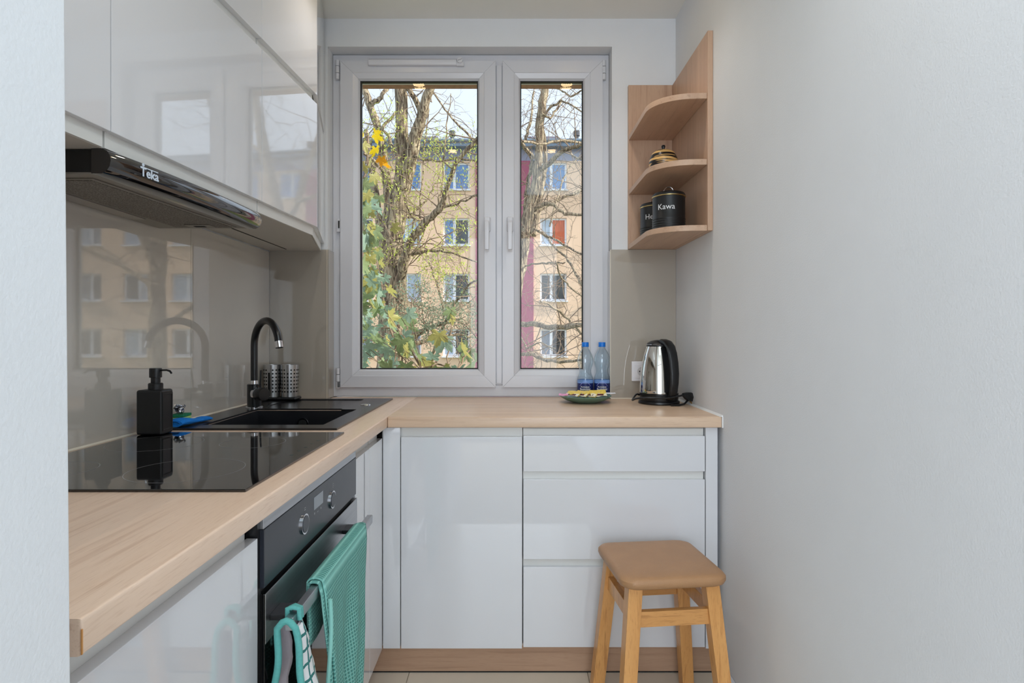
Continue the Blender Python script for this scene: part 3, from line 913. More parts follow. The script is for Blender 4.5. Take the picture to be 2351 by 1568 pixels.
# trunk foot down to the ground
D2 = 11.0
stems2 = [
    ([(1080, 1600, 60), (1110, 1200, 48), (1140, 950, 38), (1166, 780, 32), (1185, 655, 30), (1202, 570, 27), (1213, 500, 24), (1230, 423, 21), (1237, 350, 19), (1241, 267, 19), (1251, 202, 18), (1264, 80, 14), (1258, -100, 10)], 0),
    ([(1222, 540, 18), (1236, 480, 16), (1243, 430, 13), (1252, 385, 11), (1251, 330, 8), (1246, 290, 6)], .4),
]
limbs2 = [
    ([(1235, 395, 13), (1262, 375, 13), (1285, 352, 11), (1310, 340, 9), (1340, 332, 8), (1400, 335, 6)], -.8),
    ([(1190, 745, 13), (1225, 743, 13), (1262, 752, 12), (1300, 752, 12), (1340, 746, 11), (1420, 740, 9)], -3.5),
    ([(1180, 812, 8), (1223, 812, 9), (1249, 826, 8), (1285, 832, 7), (1325, 827, 6), (1400, 815, 5)], -3.5),
    ([(1224, 480, 10), (1250, 468, 9), (1272, 470, 8), (1297, 492, 8), (1340, 492, 7), (1400, 500, 5)], -.6),
    ([(1226, 492, 9), (1255, 472, 8), (1290, 455, 8), (1340, 435, 7), (1400, 420, 6)], .6),
    ([(1224, 524, 5), (1250, 540, 6), (1280, 552, 5), (1340, 585, 5)], -1.2),
    ([(1245, 532, 4), (1272, 565, 5), (1301, 590, 6), (1318, 620, 6), (1338, 655, 7), (1370, 740, 8)], -2.2),
    ([(1205, 610, 4), (1240, 605, 4), (1270, 604, 5), (1298, 602, 3)], -2.5),
    ([(1225, 365, 12), (1210, 345, 10), (1199, 330, 8), (1185, 320, 6)], -.4),
    ([(1223, 368, 9), (1213, 420, 11), (1206, 470, 10), (1200, 540, 9)], .5),
    ([(1206, 326, 7), (1215, 290, 7), (1222, 250, 5), (1226, 210, 4)], .8),
    ([(1248, 270, 6), (1265, 245, 6), (1288, 230, 5), (1310, 240, 4), (1345, 260, 4)], -.6),
    ([(1290, 232, 4), (1275, 255, 5), (1264, 272, 5), (1245, 262, 4)], -.3),
    ([(1340, 205, 4), (1310, 222, 4), (1285, 205, 4), (1262, 200, 4)], .7),
    ([(1340, 330, 5), (1290, 322, 6), (1245, 330, 5), (1200, 325, 5)], -1.6),
    ([(1300, 345, 5), (1320, 360, 4), (1350, 375, 4)], -1.0),
    ([(1350, 780, 7), (1318, 745, 6), (1290, 720, 6), (1262, 700, 5), (1240, 690, 3)], -4),
    ([(1350, 690, 4), (1310, 660, 4), (1290, 640, 4), (1275, 600, 3)], -3),
    ([(1262, 520, 4), (1290, 420, 4), (1310, 380, 4), (1345, 350, 3)], .5),
    ([(1186, 756, 4), (1210, 800, 4), (1240, 786, 3), (1275, 800, 3)], -3.8),
]
tree('leaning bare-crowned tree in the narrow window pane', (P(1100, 1600, D2).x, D2, -6.5), stems2, limbs2, D2, 5, 125, 1.15)
# the third tree stands off to the right, seen only mirrored in the gloss fronts
D3 = 12.5
sh = lambda pts, dx, s=1.0: [((x_ - 1200) * s + 1200 + dx, y_, w_ * s) for x_, y_, w_ in pts]
stems3 = [(sh([(1180, 1500, 60), (1200, 900, 46), (1205, 650, 36), (1190, 470, 30), (1230, 300, 22), (1250, 150, 16), (1240, -40, 8)], 560), .3),
          (sh([(1200, 620, 26), (1240, 520, 22), (1300, 400, 18), (1330, 280, 12), (1390, 120, 7)], 560), -.5),
          (sh([(1195, 560, 24), (1140, 450, 18), (1100, 330, 14), (1060, 200, 8)], 560), .6)]
limbs3 = [(sh([(1220, 330, 10), (1290, 280, 8), (1340, 200, 5)], 560), .4), (sh([(1140, 450, 10), (1080, 430, 8), (1000, 380, 5)], 560), .4),
          (sh([(1205, 660, 12), (1300, 600, 9), (1400, 560, 6)], 560), .4), (sh([(1200, 760, 12), (1100, 690, 9), (1000, 660, 6)], 560), .4)]
tree('bare tree standing further right in the courtyard, mirrored in gloss cabinet doors', (P(1740, 1500, D3).x, D3, -6.5), stems3, limbs3, D3, 9, 80, 1.6)

# ---- maple close to the window: large leaves, every one a part
mp = thing('maple_sapling', 'young maple with big green and yellow leaves close outside the wide pane', 'tree', (P(830, 1500, 4.6).x, 4.6, -6.5))
rng = random.Random(21)
def leaf_mesh(name, m, seed):
    rg = random.Random(seed)
    out = []
    lobes = [(90, 1.0), (38, .88), (142, .88), (-18, .55), (198, .55)]
    angs = []
    for a, l in sorted(lobes): angs.append((a, l))
    pts = [(0, -0.02)]
    order = sorted(lobes)
    for i, (a, l) in enumerate(order):
        for da, f in ((-21, .60), (-15, .80), (-8, .80), (0, 1.0), (8, .80), (15, .80), (21, .60)):
            aa = R(a + da); rr = l * f
            pts.append((rr * math.cos(aa), rr * math.sin(aa)))
        if i < len(order) - 1:
            am = R((a + order[i + 1][0]) / 2)
            pts.append((.50 * math.cos(am), .50 * math.sin(am)))
    droop = rg.uniform(.15, .5); fold = rg.uniform(.05, .3)
    vs = [(0, .12, 0.02)] + [(x_, y_, -droop * (x_ * x_ + y_ * y_) + fold * abs(x_) * .6 + rg.uniform(-.03, .03)) for x_, y_ in pts]
    n = len(pts)
    fs = [(0, 1 + i, 1 + (i + 1) % n) for i in range(n)]
    me = bpy.data.meshes.new(name); me.from_pydata(vs, [], fs)
    me.materials.append(m)
    me.polygons.foreach_set('use_smooth', [True] * len(me.polygons))
    return me
LM = {}
for mn in ('leaf_green', 'leaf_grey', 'leaf_olive', 'leaf_yellow', 'leaf_orange'):
    LM[mn] = [leaf_mesh('leaf', M[mn], hash(mn) % 1 + q * 7 + len(mn)) for q in range(3)]
mbs = MB(); stems_pts = []
def stem(pts, d, w):
    P3 = [P(a, b_, d + .08 * i) for i, (a, b_) in enumerate(pts)]
    path = jitter_path(P3, .012, rng, 4)
    mbs.tube(path, [w * (1 - .6 * i / len(path)) for i in range(len(path))], 6)
    stems_pts.extend(path)
stem([(812, 2300), (815, 1400), (815, 1000), (825, 820), (818, 700), (832, 560), (826, 470), (840, 400), (845, 310)], 4.3, .016)
stem([(842, 1900), (846, 1300), (850, 1000), (870, 860), (905, 780), (880, 690), (865, 600), (868, 520)], 4.5, .014)
stem([(860, 1900), (868, 1250), (875, 1000), (900, 850), (914, 780), (935, 755), (945, 690)], 4.4, .011)
stem([(992, 1700), (998, 1250), (1015, 1000), (1025, 850), (1030, 790), (1036, 735), (1042, 690)], 4.2, .009)
stem([(1000, 1000), (1045, 850), (1070, 815), (1098, 780)], 4.0, .010)
stem([(840, 1000), (960, 860), (1000, 835), (1060, 850), (1098, 828)], 4.1, .009)
spots = []
def put(px, py, size, mn, d):
    spots.append((px, py, size, mn, d))
for px, py, mn in ((826, 306, 'leaf_yellow'), (860, 308, 'leaf_yellow'), (862, 340, 'leaf_yellow'), (876, 362, 'leaf_orange'), (884, 374, 'leaf_orange'), (850, 365, 'leaf_olive'), (858, 402, 'leaf_olive'), (838, 380, 'leaf_olive'), (834, 330, 'leaf_olive')):
    put(px, py, .068 if mn in ('leaf_yellow',) else .058, mn, rng.uniform(4.0, 4.5))
for _ in range(165):
    py = rng.uniform(415, 880)
    wmax = 30 + max(0, py - 430) * 0.20
    px = 822 + abs(rng.gauss(0, .55)) * wmax
    if px > 940: px = rng.uniform(822, 900)
    mn = rng.choice(['leaf_green', 'leaf_green', 'leaf_grey', 'leaf_grey', 'leaf_olive'])
    put(px, py, rng.uniform(.055, .098), mn, rng.uniform(3.9, 5.0))
for px, py, s_, mn in ((1020, 775, .11, 'leaf_grey'), (1008, 765, .09, 'leaf_olive'), (1060, 790, .10, 'leaf_olive'), (1075, 800, .11, 'leaf_green'), (1092, 830, .13, 'leaf_green'),
        (1035, 710, .07, 'leaf_green'), (1036, 730, .06, 'leaf_olive'), (935, 720, .07, 'leaf_grey'), (945, 722, .06, 'leaf_green'), (940, 790, .09, 'leaf_green'), (930, 805, .07, 'leaf_olive'),
        (980, 825, .11, 'leaf_olive'), (995, 815, .08, 'leaf_grey'), (960, 812, .07, 'leaf_green'), (900, 845, .1, 'leaf_green'), (935, 850, .11, 'leaf_olive'), (970, 856, .12, 'leaf_green'),
        (1030, 850, .13, 'leaf_olive'), (1050, 845, .12, 'leaf_grey'), (1000, 862, .11, 'leaf_green'), (1075, 860, .12, 'leaf_green'), (910, 870, .12, 'leaf_grey'), (890, 800, .07, 'leaf_grey'),
        (925, 768, .07, 'leaf_grey'), (905, 862, .09, 'leaf_olive')):
    put(px, py, s_, mn, rng.uniform(3.9, 4.3))
mbpet = MB()
for px, py, size, mn, d in spots:
    c = P(px, py, d)
    me = rng.choice(LM[mn])
    o = bpy.data.objects.new('leaf', me); C.objects.link(o); o.parent = mp
    o.location = c - Vector(mp.location)
    o.rotation_euler = (R(90) + rng.gauss(0, .55), rng.gauss(0, .35) + R(180) * (rng.random() < .75), rng.gauss(0, .6))
    o.rotation_euler = (R(rng.uniform(35, 105)), R(180) + rng.gauss(0, .7), rng.gauss(0, .8))
    size *= 1.25; o.scale = (size, size, size)
    near = min(stems_pts, key=lambda q: (q - c).length)
    if (near - c).length < .6: mbpet.tube([near, near.lerp(c, .5) + Vector((0, 0, .03)), c], .0022, 4, cap=False)
mbs.obj('stem', M['twig'], mp, smooth=True)
pe = mbpet.obj('petioles', M['twig'], mp, fix=False); pe['kind'] = 'stuff'
# feathery grey-green locust sprays low at the right of the wide pane
rng = random.Random(31)
tp = []
mbg = MB()
for _ in range(26):
    p = P(rng.uniform(975, 1110), rng.uniform(670, 790), rng.uniform(7.2, 8.2))
    grow(mbg, p, Vector((rng.gauss(0, 1), rng.gauss(0, 1), rng.gauss(-.2, .5))), .35, .006, 1, rng, tp)
for _ in range(12):
    p = P(rng.uniform(910, 965), rng.uniform(690, 740), rng.uniform(7.2, 8.2))
    grow(mbg, p, Vector((rng.gauss(0, 1), rng.gauss(0, 1), rng.gauss(-.2, .5))), .35, .006, 1, rng, tp)
o = mbg.obj('hanging_spray', M['twig'], t1, fix=False); o['kind'] = 'stuff'
leaflets('spray_leaflets', tp, rng, M['locust_grey'], t1, .020, 9, .055)

# ================================================================= WORKTOP
wt = thing('worktop', 'L-shaped beech worktop with rounded front edge', 'worktop', (-0.7, 1.3, CT - CTH))
XF = -0.4055; YFc = 1.949
YE = 0.56
SX0, SX1, SY0, SY1 = -0.90, -0.555, 1.75, 2.11    # cut-out for the sink bowl
def front_bevel(o, test, off=0.004, seg=3):
    bm = bmesh.new(); bm.from_mesh(o.data)
    es = [e for e in bm.edges if len(e.link_faces) == 2 and e.calc_face_angle(0) > R(45) and all(test(v.co) for v in e.verts)]
    bmesh.ops.bevel(bm, geom=es, offset=off, segments=seg, profile=0.5, affect='EDGES')
    bm.to_mesh(o.data); bm.free()
    o.data.polygons.foreach_set('use_smooth', [True] * len(o.data.polygons))
    o.data.set_sharp_from_angle(angle=R(40))
mb = MB().grid_plate([XL + .001, SX0, WX0 + .007, SX1, XF], [YE, SY0, SY1, YB - .0005, 2.579],
    lambda u, v: not (SX0 < u < SX1 and SY0 < v < SY1) and not (v > YB - .0005 and u < WX0 + .006), CT - CTH, CT, lambda u, v, w: (u, v, w))
a = mb.obj('worktop_slab', M['counter_y'], wt)
bz = Vector(wt.location)
front_bevel(a, lambda c: abs(c.x + bz.x - XF) < 1e-4 and c.y + bz.y < YFc + 1)
mb = MB().grid_plate([XF + .0008, WX1 - .007, XR - .0045], [YFc, YB - .0005, 2.579],
    lambda u, v: not (v > YB - .0005 and u > WX1 - .008), CT - CTH, CT, lambda u, v, w: (u, v, w))
a = mb.obj('worktop_slab', M['counter_x'], wt)
front_bevel(a, lambda c: abs(c.y + bz.y - YFc) < 1e-4)
MB().prism([(XR - .010, CT), (XR - .0005, CT), (XR - .0005, CT + .006)], YFc, YB - .008, axis=1).obj('sealant_bead', M['white'], wt)
BX(XR - .0043, XR - .0005, YFc - .0025, YB - .012, CT - CTH, CT - .0002).obj('sealant_edge', M['white'], wt)
# worn chip on the near end corner
BX(XF - .0005, XF + .0006, YE - .0004, YE + .0012, CT - CTH + .002, CT - .010).obj('edge_band_seam', M['stoolwood'], wt)

# ================================================================= BASE UNITS, left run
XD = -0.425           # face of the fronts
ZD1 = ZC - 0.341      # top of the doors
ZD0 = 0.100
g = 'gloss'
def door(mb_box, parent, name='door', lab=None):
    o = mb_box.obj(name, M[g], parent, bevel=0.0012, seg=2)
    return o
bu = thing('base_cabinet', 'white gloss base cabinet beside the oven, under the near worktop end', 'cabinet', (-0.7, 0.8, 0))
BX(XL + .002, XD - .0195, 0.575, 0.990, ZD0, CT - CTH - .001).obj('carcass', M['carcass'], bu)
door(BX(XD - .019, XD, 0.573, 0.996, ZD0, ZD1), bu)
BX(XD - .0195, XD - .0185, 0.575, .986, ZD1 - .03, CT - CTH - .001).obj('grip_profile', M['carcass'], bu)
ov_y0, ov_y1 = 1.010, 1.612
oh = thing('oven_housing', 'white cabinet housing around the built-in oven', 'cabinet', (-0.7, 1.3, 0))
mb = MB(); mb.box(XL + .002, XD - .03, .9905, .998, ZD0, CT - CTH - .001); mb.box(XL + .002, XD - .03, 1.617, 1.6235, ZD0, CT - CTH - .001)
mb.box(XL + .002, XD - .03, .998, 1.617, ZD0, .115)
mb.obj('carcass', M['carcass'], oh)
nb = thing('base_cabinet', 'slim white base cabinet between the oven and the inner corner', 'cabinet', (-0.7, 1.75, 0))
BX(XL + .002, XD - .0195, 1.624, 1.95, ZD0, .66).obj('carcass', M['carcass'], nb)
BX(XD - .05, XD - .0195, 1.624, 1.95, .66, CT - CTH - .001).obj('front_rail', M['carcass'], nb)
door(BX(XD - .019, XD, 1.621, 1.788, ZD0, ZD1), nb)
door(BX(XD - .019, XD, 1.790, 1.9635, ZD0, ZD1), nb, 'filler_panel')
BX(XD - .0195, XD - .0185, 1.622, 1.966, ZD1 - .03, CT - CTH - .001).obj('grip_profile', M['carcass'], nb)
BX(XD - .0193, XD - .0165, 1.842, 1.844, ZD1, CT - CTH - .001).obj('profile_joint', M['under'], nb)
# ---- back run
YD = 1.967
bc = thing('base_cabinet', 'white gloss base cabinet with one door, left of the drawers', 'cabinet', (-.16, 2.2, 0))
BX(-.43, .0405, YD + .0195, YB - .003, ZD0, .83).obj('carcass', M['carcass'], bc)
door(BX(-.3635, .0385, YD, YD + .019, ZD0, ZD1 + .003), bc)
door(BX(-.4235, -.3665, YD, YD + .019, ZD0, CT - CTH - .002), bc, 'filler_panel')
BX(-.3635, .0395, YD + .016, YD + .0195, ZD1 - .02, CT - CTH - .003).obj('grip_profile', M['carcass'], bc)
dc = thing('drawer_cabinet', 'white gloss cabinet of three drawers behind the stool', 'cabinet', (.34, 2.2, 0))
BX(.0425, .6465, YD + .0195, YB - .003, ZD0, .83).obj('carcass', M['carcass'], dc)
for (ya, yb_) in ((1001, 1082.5), (1101, 1284), (1302, 1486)):
    z1, z0 = Z_(ya, YD), Z_(yb_, YD)
    door(BX(.0425, .6460, YD, YD + .019, z0, z1), dc, 'drawer')
for (ya, yb_) in ((986, 1004), (1080, 1106), (1282, 1306)):
    BX(.0425, .6445, YD + .015, YD + .0195, Z_(yb_, YD), Z_(ya, YD)).obj('grip_profile', M['carcass'], dc)
BX(.6485, XR - .012, YD, YB - .003, ZD0, CT - CTH - .002).obj('end_panel', M['gloss'], dc, bevel=0.001)
pl = thing('plinth', 'beech plinth board under the white fronts', 'plinth', (.1, 2.0, 0))
BX(-.470, XR - .002, 2.005, 2.021, .003, ZD0 - .0015).obj('plinth_board', M['plinth'], pl)
BX(-.470, XR - .002, 2.003, 2.006, .0005, .004).obj('seal_strip', M['gasket'], pl)
BX(-.4855, -.4705, .58, 2.003, .003, ZD0 - .0015).obj('plinth_board', M['plinth'], pl)

# ================================================================= OVEN
ov = thing('built_in_oven', 'built-in electric oven, steel and dark glass, under the hob', 'oven', (-.7, 1.3, .2))
BX(-.98, XD - .005, ov_y0 + .01, ov_y1 - .01, .135, CT - CTH - .004).obj('body', M['plasticblack'], ov)
BX(XD - .022, XD - .002, .999, ov_y0 + .003, ZC - .90, CT - CTH - .004).obj('side_gap', M['plasticblack'], ov)
BX(XD - .004, XD + .004, ov_y0, ov_y1, ZC - .331, ZC - .3105).obj('top_trim', M['steel'], ov, bevel=.001)
BX(XD - .004, XD + .005, ov_y0, ov_y1, ZC - .4315, ZC - .3315).obj('control_panel', M['ovenglass'], ov, bevel=.001)
def knob(y, z, r=.0205):
    mb = MB()
    mb.tube([(XD + .005, y, z), (XD + .0085, y, z)], r, 32)
    kn = mb.obj('knob', M['chrome'], ov, smooth=True)
    MB().tube([(XD + .0055, y, z), (XD + .0095, y, z)], r * .84, 32).obj('knob_face', M['ovenglass'], kn, smooth=True)
knob(1.205, ZC - .3835); knob(1.393, ZC - .386)
BX(XD + .0045, XD + .0056, 1.266, 1.326, ZC - .374, ZC - .347).obj('display', M['display'], ov)
def mark(y, z, w, h): BX(XD + .0048, XD + .0054, y, y + w, z, z + h).obj('printed_mark', M['ringline'], ov)
for y, z, w, h in ((1.398, ZC - .3600, .009, .0012), (1.398, ZC - .356, .009, .0012), (1.398, ZC - .352, .009, .0012), (1.207, ZC - .357, .008, .0012), (1.207, ZC - .353, .008, .0012), (1.268, ZC - .384, .004, .004), (1.285, ZC - .384, .010, .0012), (1.310, ZC - .384, .004, .004)):
    mark(y, z, w, h)
od = BX(XD - .006, XD + .006, ov_y0, ov_y1, ZC - .905, ZC - .4415).obj('oven_door', M['ovendoor'], ov, bevel=.0015)
BX(XD + .0062, XD + .0078, ov_y0, ov_y1, ZC - .527, ZC - .4415).obj('door_band', M['steel'], ov, bevel=.0007)
BX(XD + .0062, XD + .0078, ov_y0, ov_y1, ZC - .905, ZC - .885).obj('door_foot_band', M['steel'], ov)
# handle: a flat bar on two brackets
HX = -0.373; HZ1 = ZC - .476; HZ0 = HZ1 - .022
hb = BX(HX - .007, HX + .007, .998, 1.572, HZ0, HZ1).obj('handle_bar', M['steel'], ov, bevel=.0012)
for y in (1.050, 1.495):
    BX(XD + .0078, HX - .0072, y - .024, y + .024, HZ0 + .004, HZ0 + .014).obj('handle_bracket', M['plasticblack'], ov, bevel=.001)

# ================================================================= HOB
hob = thing('induction_hob', 'black glass hob with pale ring markings on the worktop', 'hob', (-.72, 1.31, CT))
HZ = CT + .005
BX(-.992, -.4525, 1.012, 1.613, CT + .0004, HZ).obj('glass_plate', M['blackglass'], hob, bevel=.0012)
def zone(cx, cy, r):
    MB().lathe([(r - .0005, 0.00015), (r + .0005, 0.00015)], (cx, cy, HZ), 96).obj('zone_ring', M['ringline'], hob, fix=False)
zone(-.634, 1.160, .105); zone(-.895, 1.16, .075); zone(-.865, 1.445, .105); zone(-.632, 1.455, .075)
for i in range(5):
    BX(-.485, -.478, 1.30 + i * .045, 1.306 + i * .045, HZ, HZ + .0002).obj('touch_mark', M['darkfoil'], hob)

# ================================================================= SINK
sk = thing('kitchen_sink', 'black granite sink with bowl and drainer set into the worktop', 'sink', (-.74, 2.06, CT))
KX0, KX1, KY0, KY1 = -.990, -.490, 1.672, 2.468
KZ = CT + .006
BXx0, BXx1, BYy0, BYy1 = -.905, -.545, 1.737, 2.120
mb = MB().grid_plate([KX0, -.93, -.905, -.60, -.545, -.53, KX1], [KY0, 1.737, 2.10, 2.120, 2.185, 2.43, KY1],
    lambda u, v: not (BXx0 < u < BXx1 and BYy0 < v < BYy1 and not (u > -.60 and v > 2.10)) and not (-.905 < u < -.60 and 2.185 < v < 2.43), CT + .0004, KZ, lambda u, v, w: (u, v, w))
mb.obj('rim', M['granite'], sk)
BX(-.905, -.60, 2.185, 2.43, CT + .0003, CT + .0028).obj('drainer', M['granite'], sk)
# bowl: tapered inner walls, real thickness
def ring(x0, x1, y0, y1, z): return [(x0, y0, z), (x1, y0, z), (x1, y1, z), (x0, y1, z)]
mb = MB()
vs = ring(-.902, -.556, 1.752, 2.108, CT + .0003) + ring(-.895, -.562, 1.760, 2.10, CT - .17) + ring(-.889, -.568, 1.766, 2.094, CT - .164) + ring(-.897, -.561, 1.757, 2.103, CT + .0003)
fs = []
for k_ in range(3):
    for i in range(4):
        j = (i + 1) % 4
        fs.append((k_ * 4 + i, k_ * 4 + j, k_ * 4 + 4 + j, k_ * 4 + 4 + i))
fs = [f for n_, f in enumerate(fs) if not (4 <= n_ < 8)]
fs.append((7, 6, 5, 4)); fs.append((8, 9, 10, 11))
for i in range(4):
    j = (i + 1) % 4
    fs.append((12 + i, 12 + j, j, i))
mb.add(vs, fs)
mb.obj('bowl', M['granite'], sk)
MB().tube([(-.737, 2.1015, CT - .045), (-.737, 2.0985, CT - .045)], .020, 24).obj('overflow_ring', M['chrome'], sk, smooth=True)
MB().tube([(-.737, 2.0990, CT - .045), (-.737, 2.0978, CT - .045)], .014, 24).obj('overflow_hole', M['darkhole'], sk)
MB().lathe([(0, .003), (.034, .003), (.040, .0005)], (-.73, 1.93, CT - .164), 28).obj('waste_strainer', M['chrome'], sk, smooth=True)
MB().lathe([(0, .003), (.013, .003), (.0175, .0022), (.019, .0002)], (-.547, 2.235, KZ), 28).obj('waste_button', M['chrome'], sk, smooth=True)
# tap
tx, ty = -.930, 2.150
tp_ = thing('kitchen_tap', 'black swan-neck kitchen tap with chrome collar and spout tip', 'tap', (tx, ty, KZ))
MB().lathe([(0, 0.0005), (.030, .0005), (.030, .004), (.026, .006), (0, .006)], (tx, ty, KZ), 28).obj('base_ring', M['chrome'], tp_, smooth=True)
MB().lathe([(0, .0055), (.0245, .0055), (.0245, .084), (.0225, .086), (0, .086)], (tx, ty, KZ), 28).obj('body', M['tapblack'], tp_, smooth=True)
MB().lathe([(0, .0855), (.0135, .0855), (.0135, .099), (0, .099)], (tx, ty, KZ), 24).obj('collar', M['chrome'], tp_, smooth=True)
dx, dy = .135, -.118
Lh = math.hypot(dx, dy); ux, uy = dx / Lh, dy / Lh
z_top = ZC + .052; rad_a = Lh / 2
pts = [(tx, ty, KZ + .098)]
zs = z_top - rad_a
for i in range(6): pts.append((tx, ty, KZ + .098 + (zs - KZ - .098) * (i + 1) / 6))
for i in range(1, 19):
    a = math.pi * i / 18 * .94
    r_ = rad_a * (1 - math.cos(a))
    pts.append((tx + ux * r_, ty + uy * r_, zs + rad_a * math.sin(a)))
MB().tube(pts, .0125, 20).obj('neck', M['tapblack'], tp_, smooth=True)
e0 = Vector(pts[-1]); e1 = Vector(pts[-1]) + (Vector(pts[-1]) - Vector(pts[-2])).normalized() * .022
MB().tube([e0, e1], .0132, 20).obj('spout_tip', M['chrome'], tp_, smooth=True)
kz = KZ + .052
kd = Vector((.80, -.60, 0)).normalized()
b0 = Vector((tx, ty, kz)) + kd * .024
MB().tube([b0 - kd * .01, b0 + kd * .005], .0235, 24).obj('lever_ring', M['chrome'], tp_, smooth=True)
MB().tube([b0 + kd * .005, b0 + kd * .012, b0 + kd * .040, b0 + kd * .043], [.0225, .0235, .0235, .0215], 24).obj('lever_knob', M['tapblack'], tp_, smooth=True)
MB().tube([b0 + kd * .014 + Vector((0, 0, .02)), b0 + kd * .02 + Vector((0, 0, .085))], .0032, 8).obj('lever_pin', M['plasticblack'], tp_, smooth=True)
# cutlery caddy
cxy = (-.935, 2.415)
cd = thing('cutlery_caddy', 'perforated steel cutlery holder on black base behind the tap', 'caddy', (cxy[0], cxy[1], KZ))
mb = BX(cxy[0] - .072, cxy[0] + .072, cxy[1] - .036, cxy[1] + .036, KZ + .0005, KZ + .013)
mb.obj('base_tray', M['plasticblack'], cd, bevel=.006, seg=3)
for s_ in (-1, 1):
    c0 = (cxy[0] + s_ * .0345, cxy[1], KZ + .013)
    rb, rt, hh = .031, .036, .130
    cup = MB().lathe([(0, .0005), (rb, .0005), (rt, hh), (rt - .0015, hh), (rb - .0015, .002), (0, .002)], c0, 40).obj('cup', M['steel_v'], cd, smooth=True)
    for row in range(7):
        z = .022 + row * .0145
        for kk in range(-5, 6):
            a = R(-90 + kk * 22 + (8 if s_ > 0 else 0))
            if abs(kk) == 5 and s_ < 0: continue
            rr = rb + (rt - rb) * z / hh
            c = Vector((c0[0] + rr * math.cos(a), c0[1] + rr * math.sin(a), c0[2] + z))
            n_ = Vector((math.cos(a), math.sin(a), 0))
            if kk == 0 and row > 5: continue
            MB().tube([c - n_ * .0008, c + n_ * .0004], .0034, 10).obj('hole', M['darkhole'], cup)
kn = thing('table_knife', 'black-handled knife standing in the left cup of the steel caddy', 'knife', (cxy[0] - .03, cxy[1] - .036, KZ + .02))
BX(cxy[0] - .034, cxy[0] - .026, cxy[1] - .0405, cxy[1] - .0365, KZ + .020, KZ + .115).obj('handle', M['plasticblack'], kn, bevel=.0015)
bpy.data.objects.remove(kn.children[0]); bpy.data.objects.remove(kn)
BX(cxy[0] - .0385, cxy[0] - .0315, cxy[1] - .0372, cxy[1] - .0335, KZ + .018, KZ + .112).obj('slot', M['darkhole'], cd)

# soap dispenser on the hob edge
sx0, sx1, sy0, sy1 = -.984, -.9165, 1.555, 1.611
sd = thing('soap_dispenser', 'square matt black soap dispenser with pump on the hob edge', 'soap dispenser', ((sx0 + sx1) / 2, (sy0 + sy1) / 2, HZ))
BX(sx0, sx1, sy0, sy1, HZ + .0006, HZ + .119).obj('bottle', M['matteblack'], sd, bevel=.006, seg=3)
mb = MB()
mb.grid_plate([sy0 + .005, sy0 + .009, sy1 - .009, sy1 - .005], [HZ + .010, HZ + .015, HZ + .105, HZ + .110],
              lambda u, v: not (sy0 + .009 < u < sy1 - .009 and HZ + .015 < v < HZ + .105), sx1 - .0004, sx1 + .0014, lambda u, v, w: (w, u, v))
mb.obj('side_frame', M['matteblack'], sd, bevel=.0006, seg=1)
pc = ((sx0 + sx1) / 2 + .002, (sy0 + sy1) / 2, HZ + .119)
MB().lathe([(0, -.001), (.018, -.001), (.018, .015), (.0165, .016), (.0165, .017), (.0115, .017), (.0115, .031), (.0152, .032), (.0152, .055), (.0142, .0565), (0, .0565)], pc, 28).obj('pump', M['plasticblack'], sd, smooth=True)
MB().tube([(pc[0] + .012, pc[1], pc[2] + .051), (pc[0] + .032, pc[1] - .004, pc[2] + .0515), (pc[0] + .041, pc[1] - .005, pc[2] + .049), (pc[0] + .046, pc[1] - .006, pc[2] + .043)], .0026, 10).obj('spout', M['plasticblack'], sd, smooth=True)

# sponge, cloth and wrapper on the sink rim
mb = BX(-.0, .075, 0, .012, 0, .040)
Mx = Matrix.Translation((-1.008, 1.83, KZ + .0006)) @ Matrix.Rotation(R(14), 4, 'Z')
spg = thing('dish_sponge', 'lime dish sponge with green scourer leaning by the wall', 'sponge', (-.97, 1.85, KZ))
BX(0, .040, 0, .055, 0, .018).xform(Matrix.Translation((-1.010, 1.752, KZ + .0006)) @ Matrix.Rotation(R(4), 4, 'Z')).obj('foam', M['spongeyellow'], spg, bevel=.003)
BX(0, .040, 0, .055, .0185, .026).xform(Matrix.Translation((-1.010, 1.752, KZ + .0006)) @ Matrix.Rotation(R(4), 4, 'Z')).obj('scourer', M['spongegreen'], spg, bevel=.001)
fw = MB()
n = 10
for i in range(n):
    for j in range(n):
        u, v = i / (n - 1), j / (n - 1)
        fw.v.append((-1.003 + u * .027 + .004 * math.sin(v * 9), 1.770 + .008 * math.sin(u * 11 + v * 5), KZ + .0275 + v * .026 + .003 * math.sin(u * 14)))
for i in range(n - 1):
    for j in range(n - 1): fw.f.append((i * n + j, (i + 1) * n + j, (i + 1) * n + j + 1, i * n + j + 1))
wr = fw.obj('foil_wrapper', M['foil'], smooth=False)
tag(wr, 'crumpled silver foil wrapper behind the soap dispenser', 'wrapper')
wr.modifiers.new('thick', 'SOLIDIFY').thickness = .0008
tm = text_mb('ny n', .011, .0002)
tm.xform(Matrix.Translation((-.990, 1.758, KZ + .046)) @ Matrix.Rotation(R(90), 4, 'X')).obj('print', M['plasticblack'], wr)
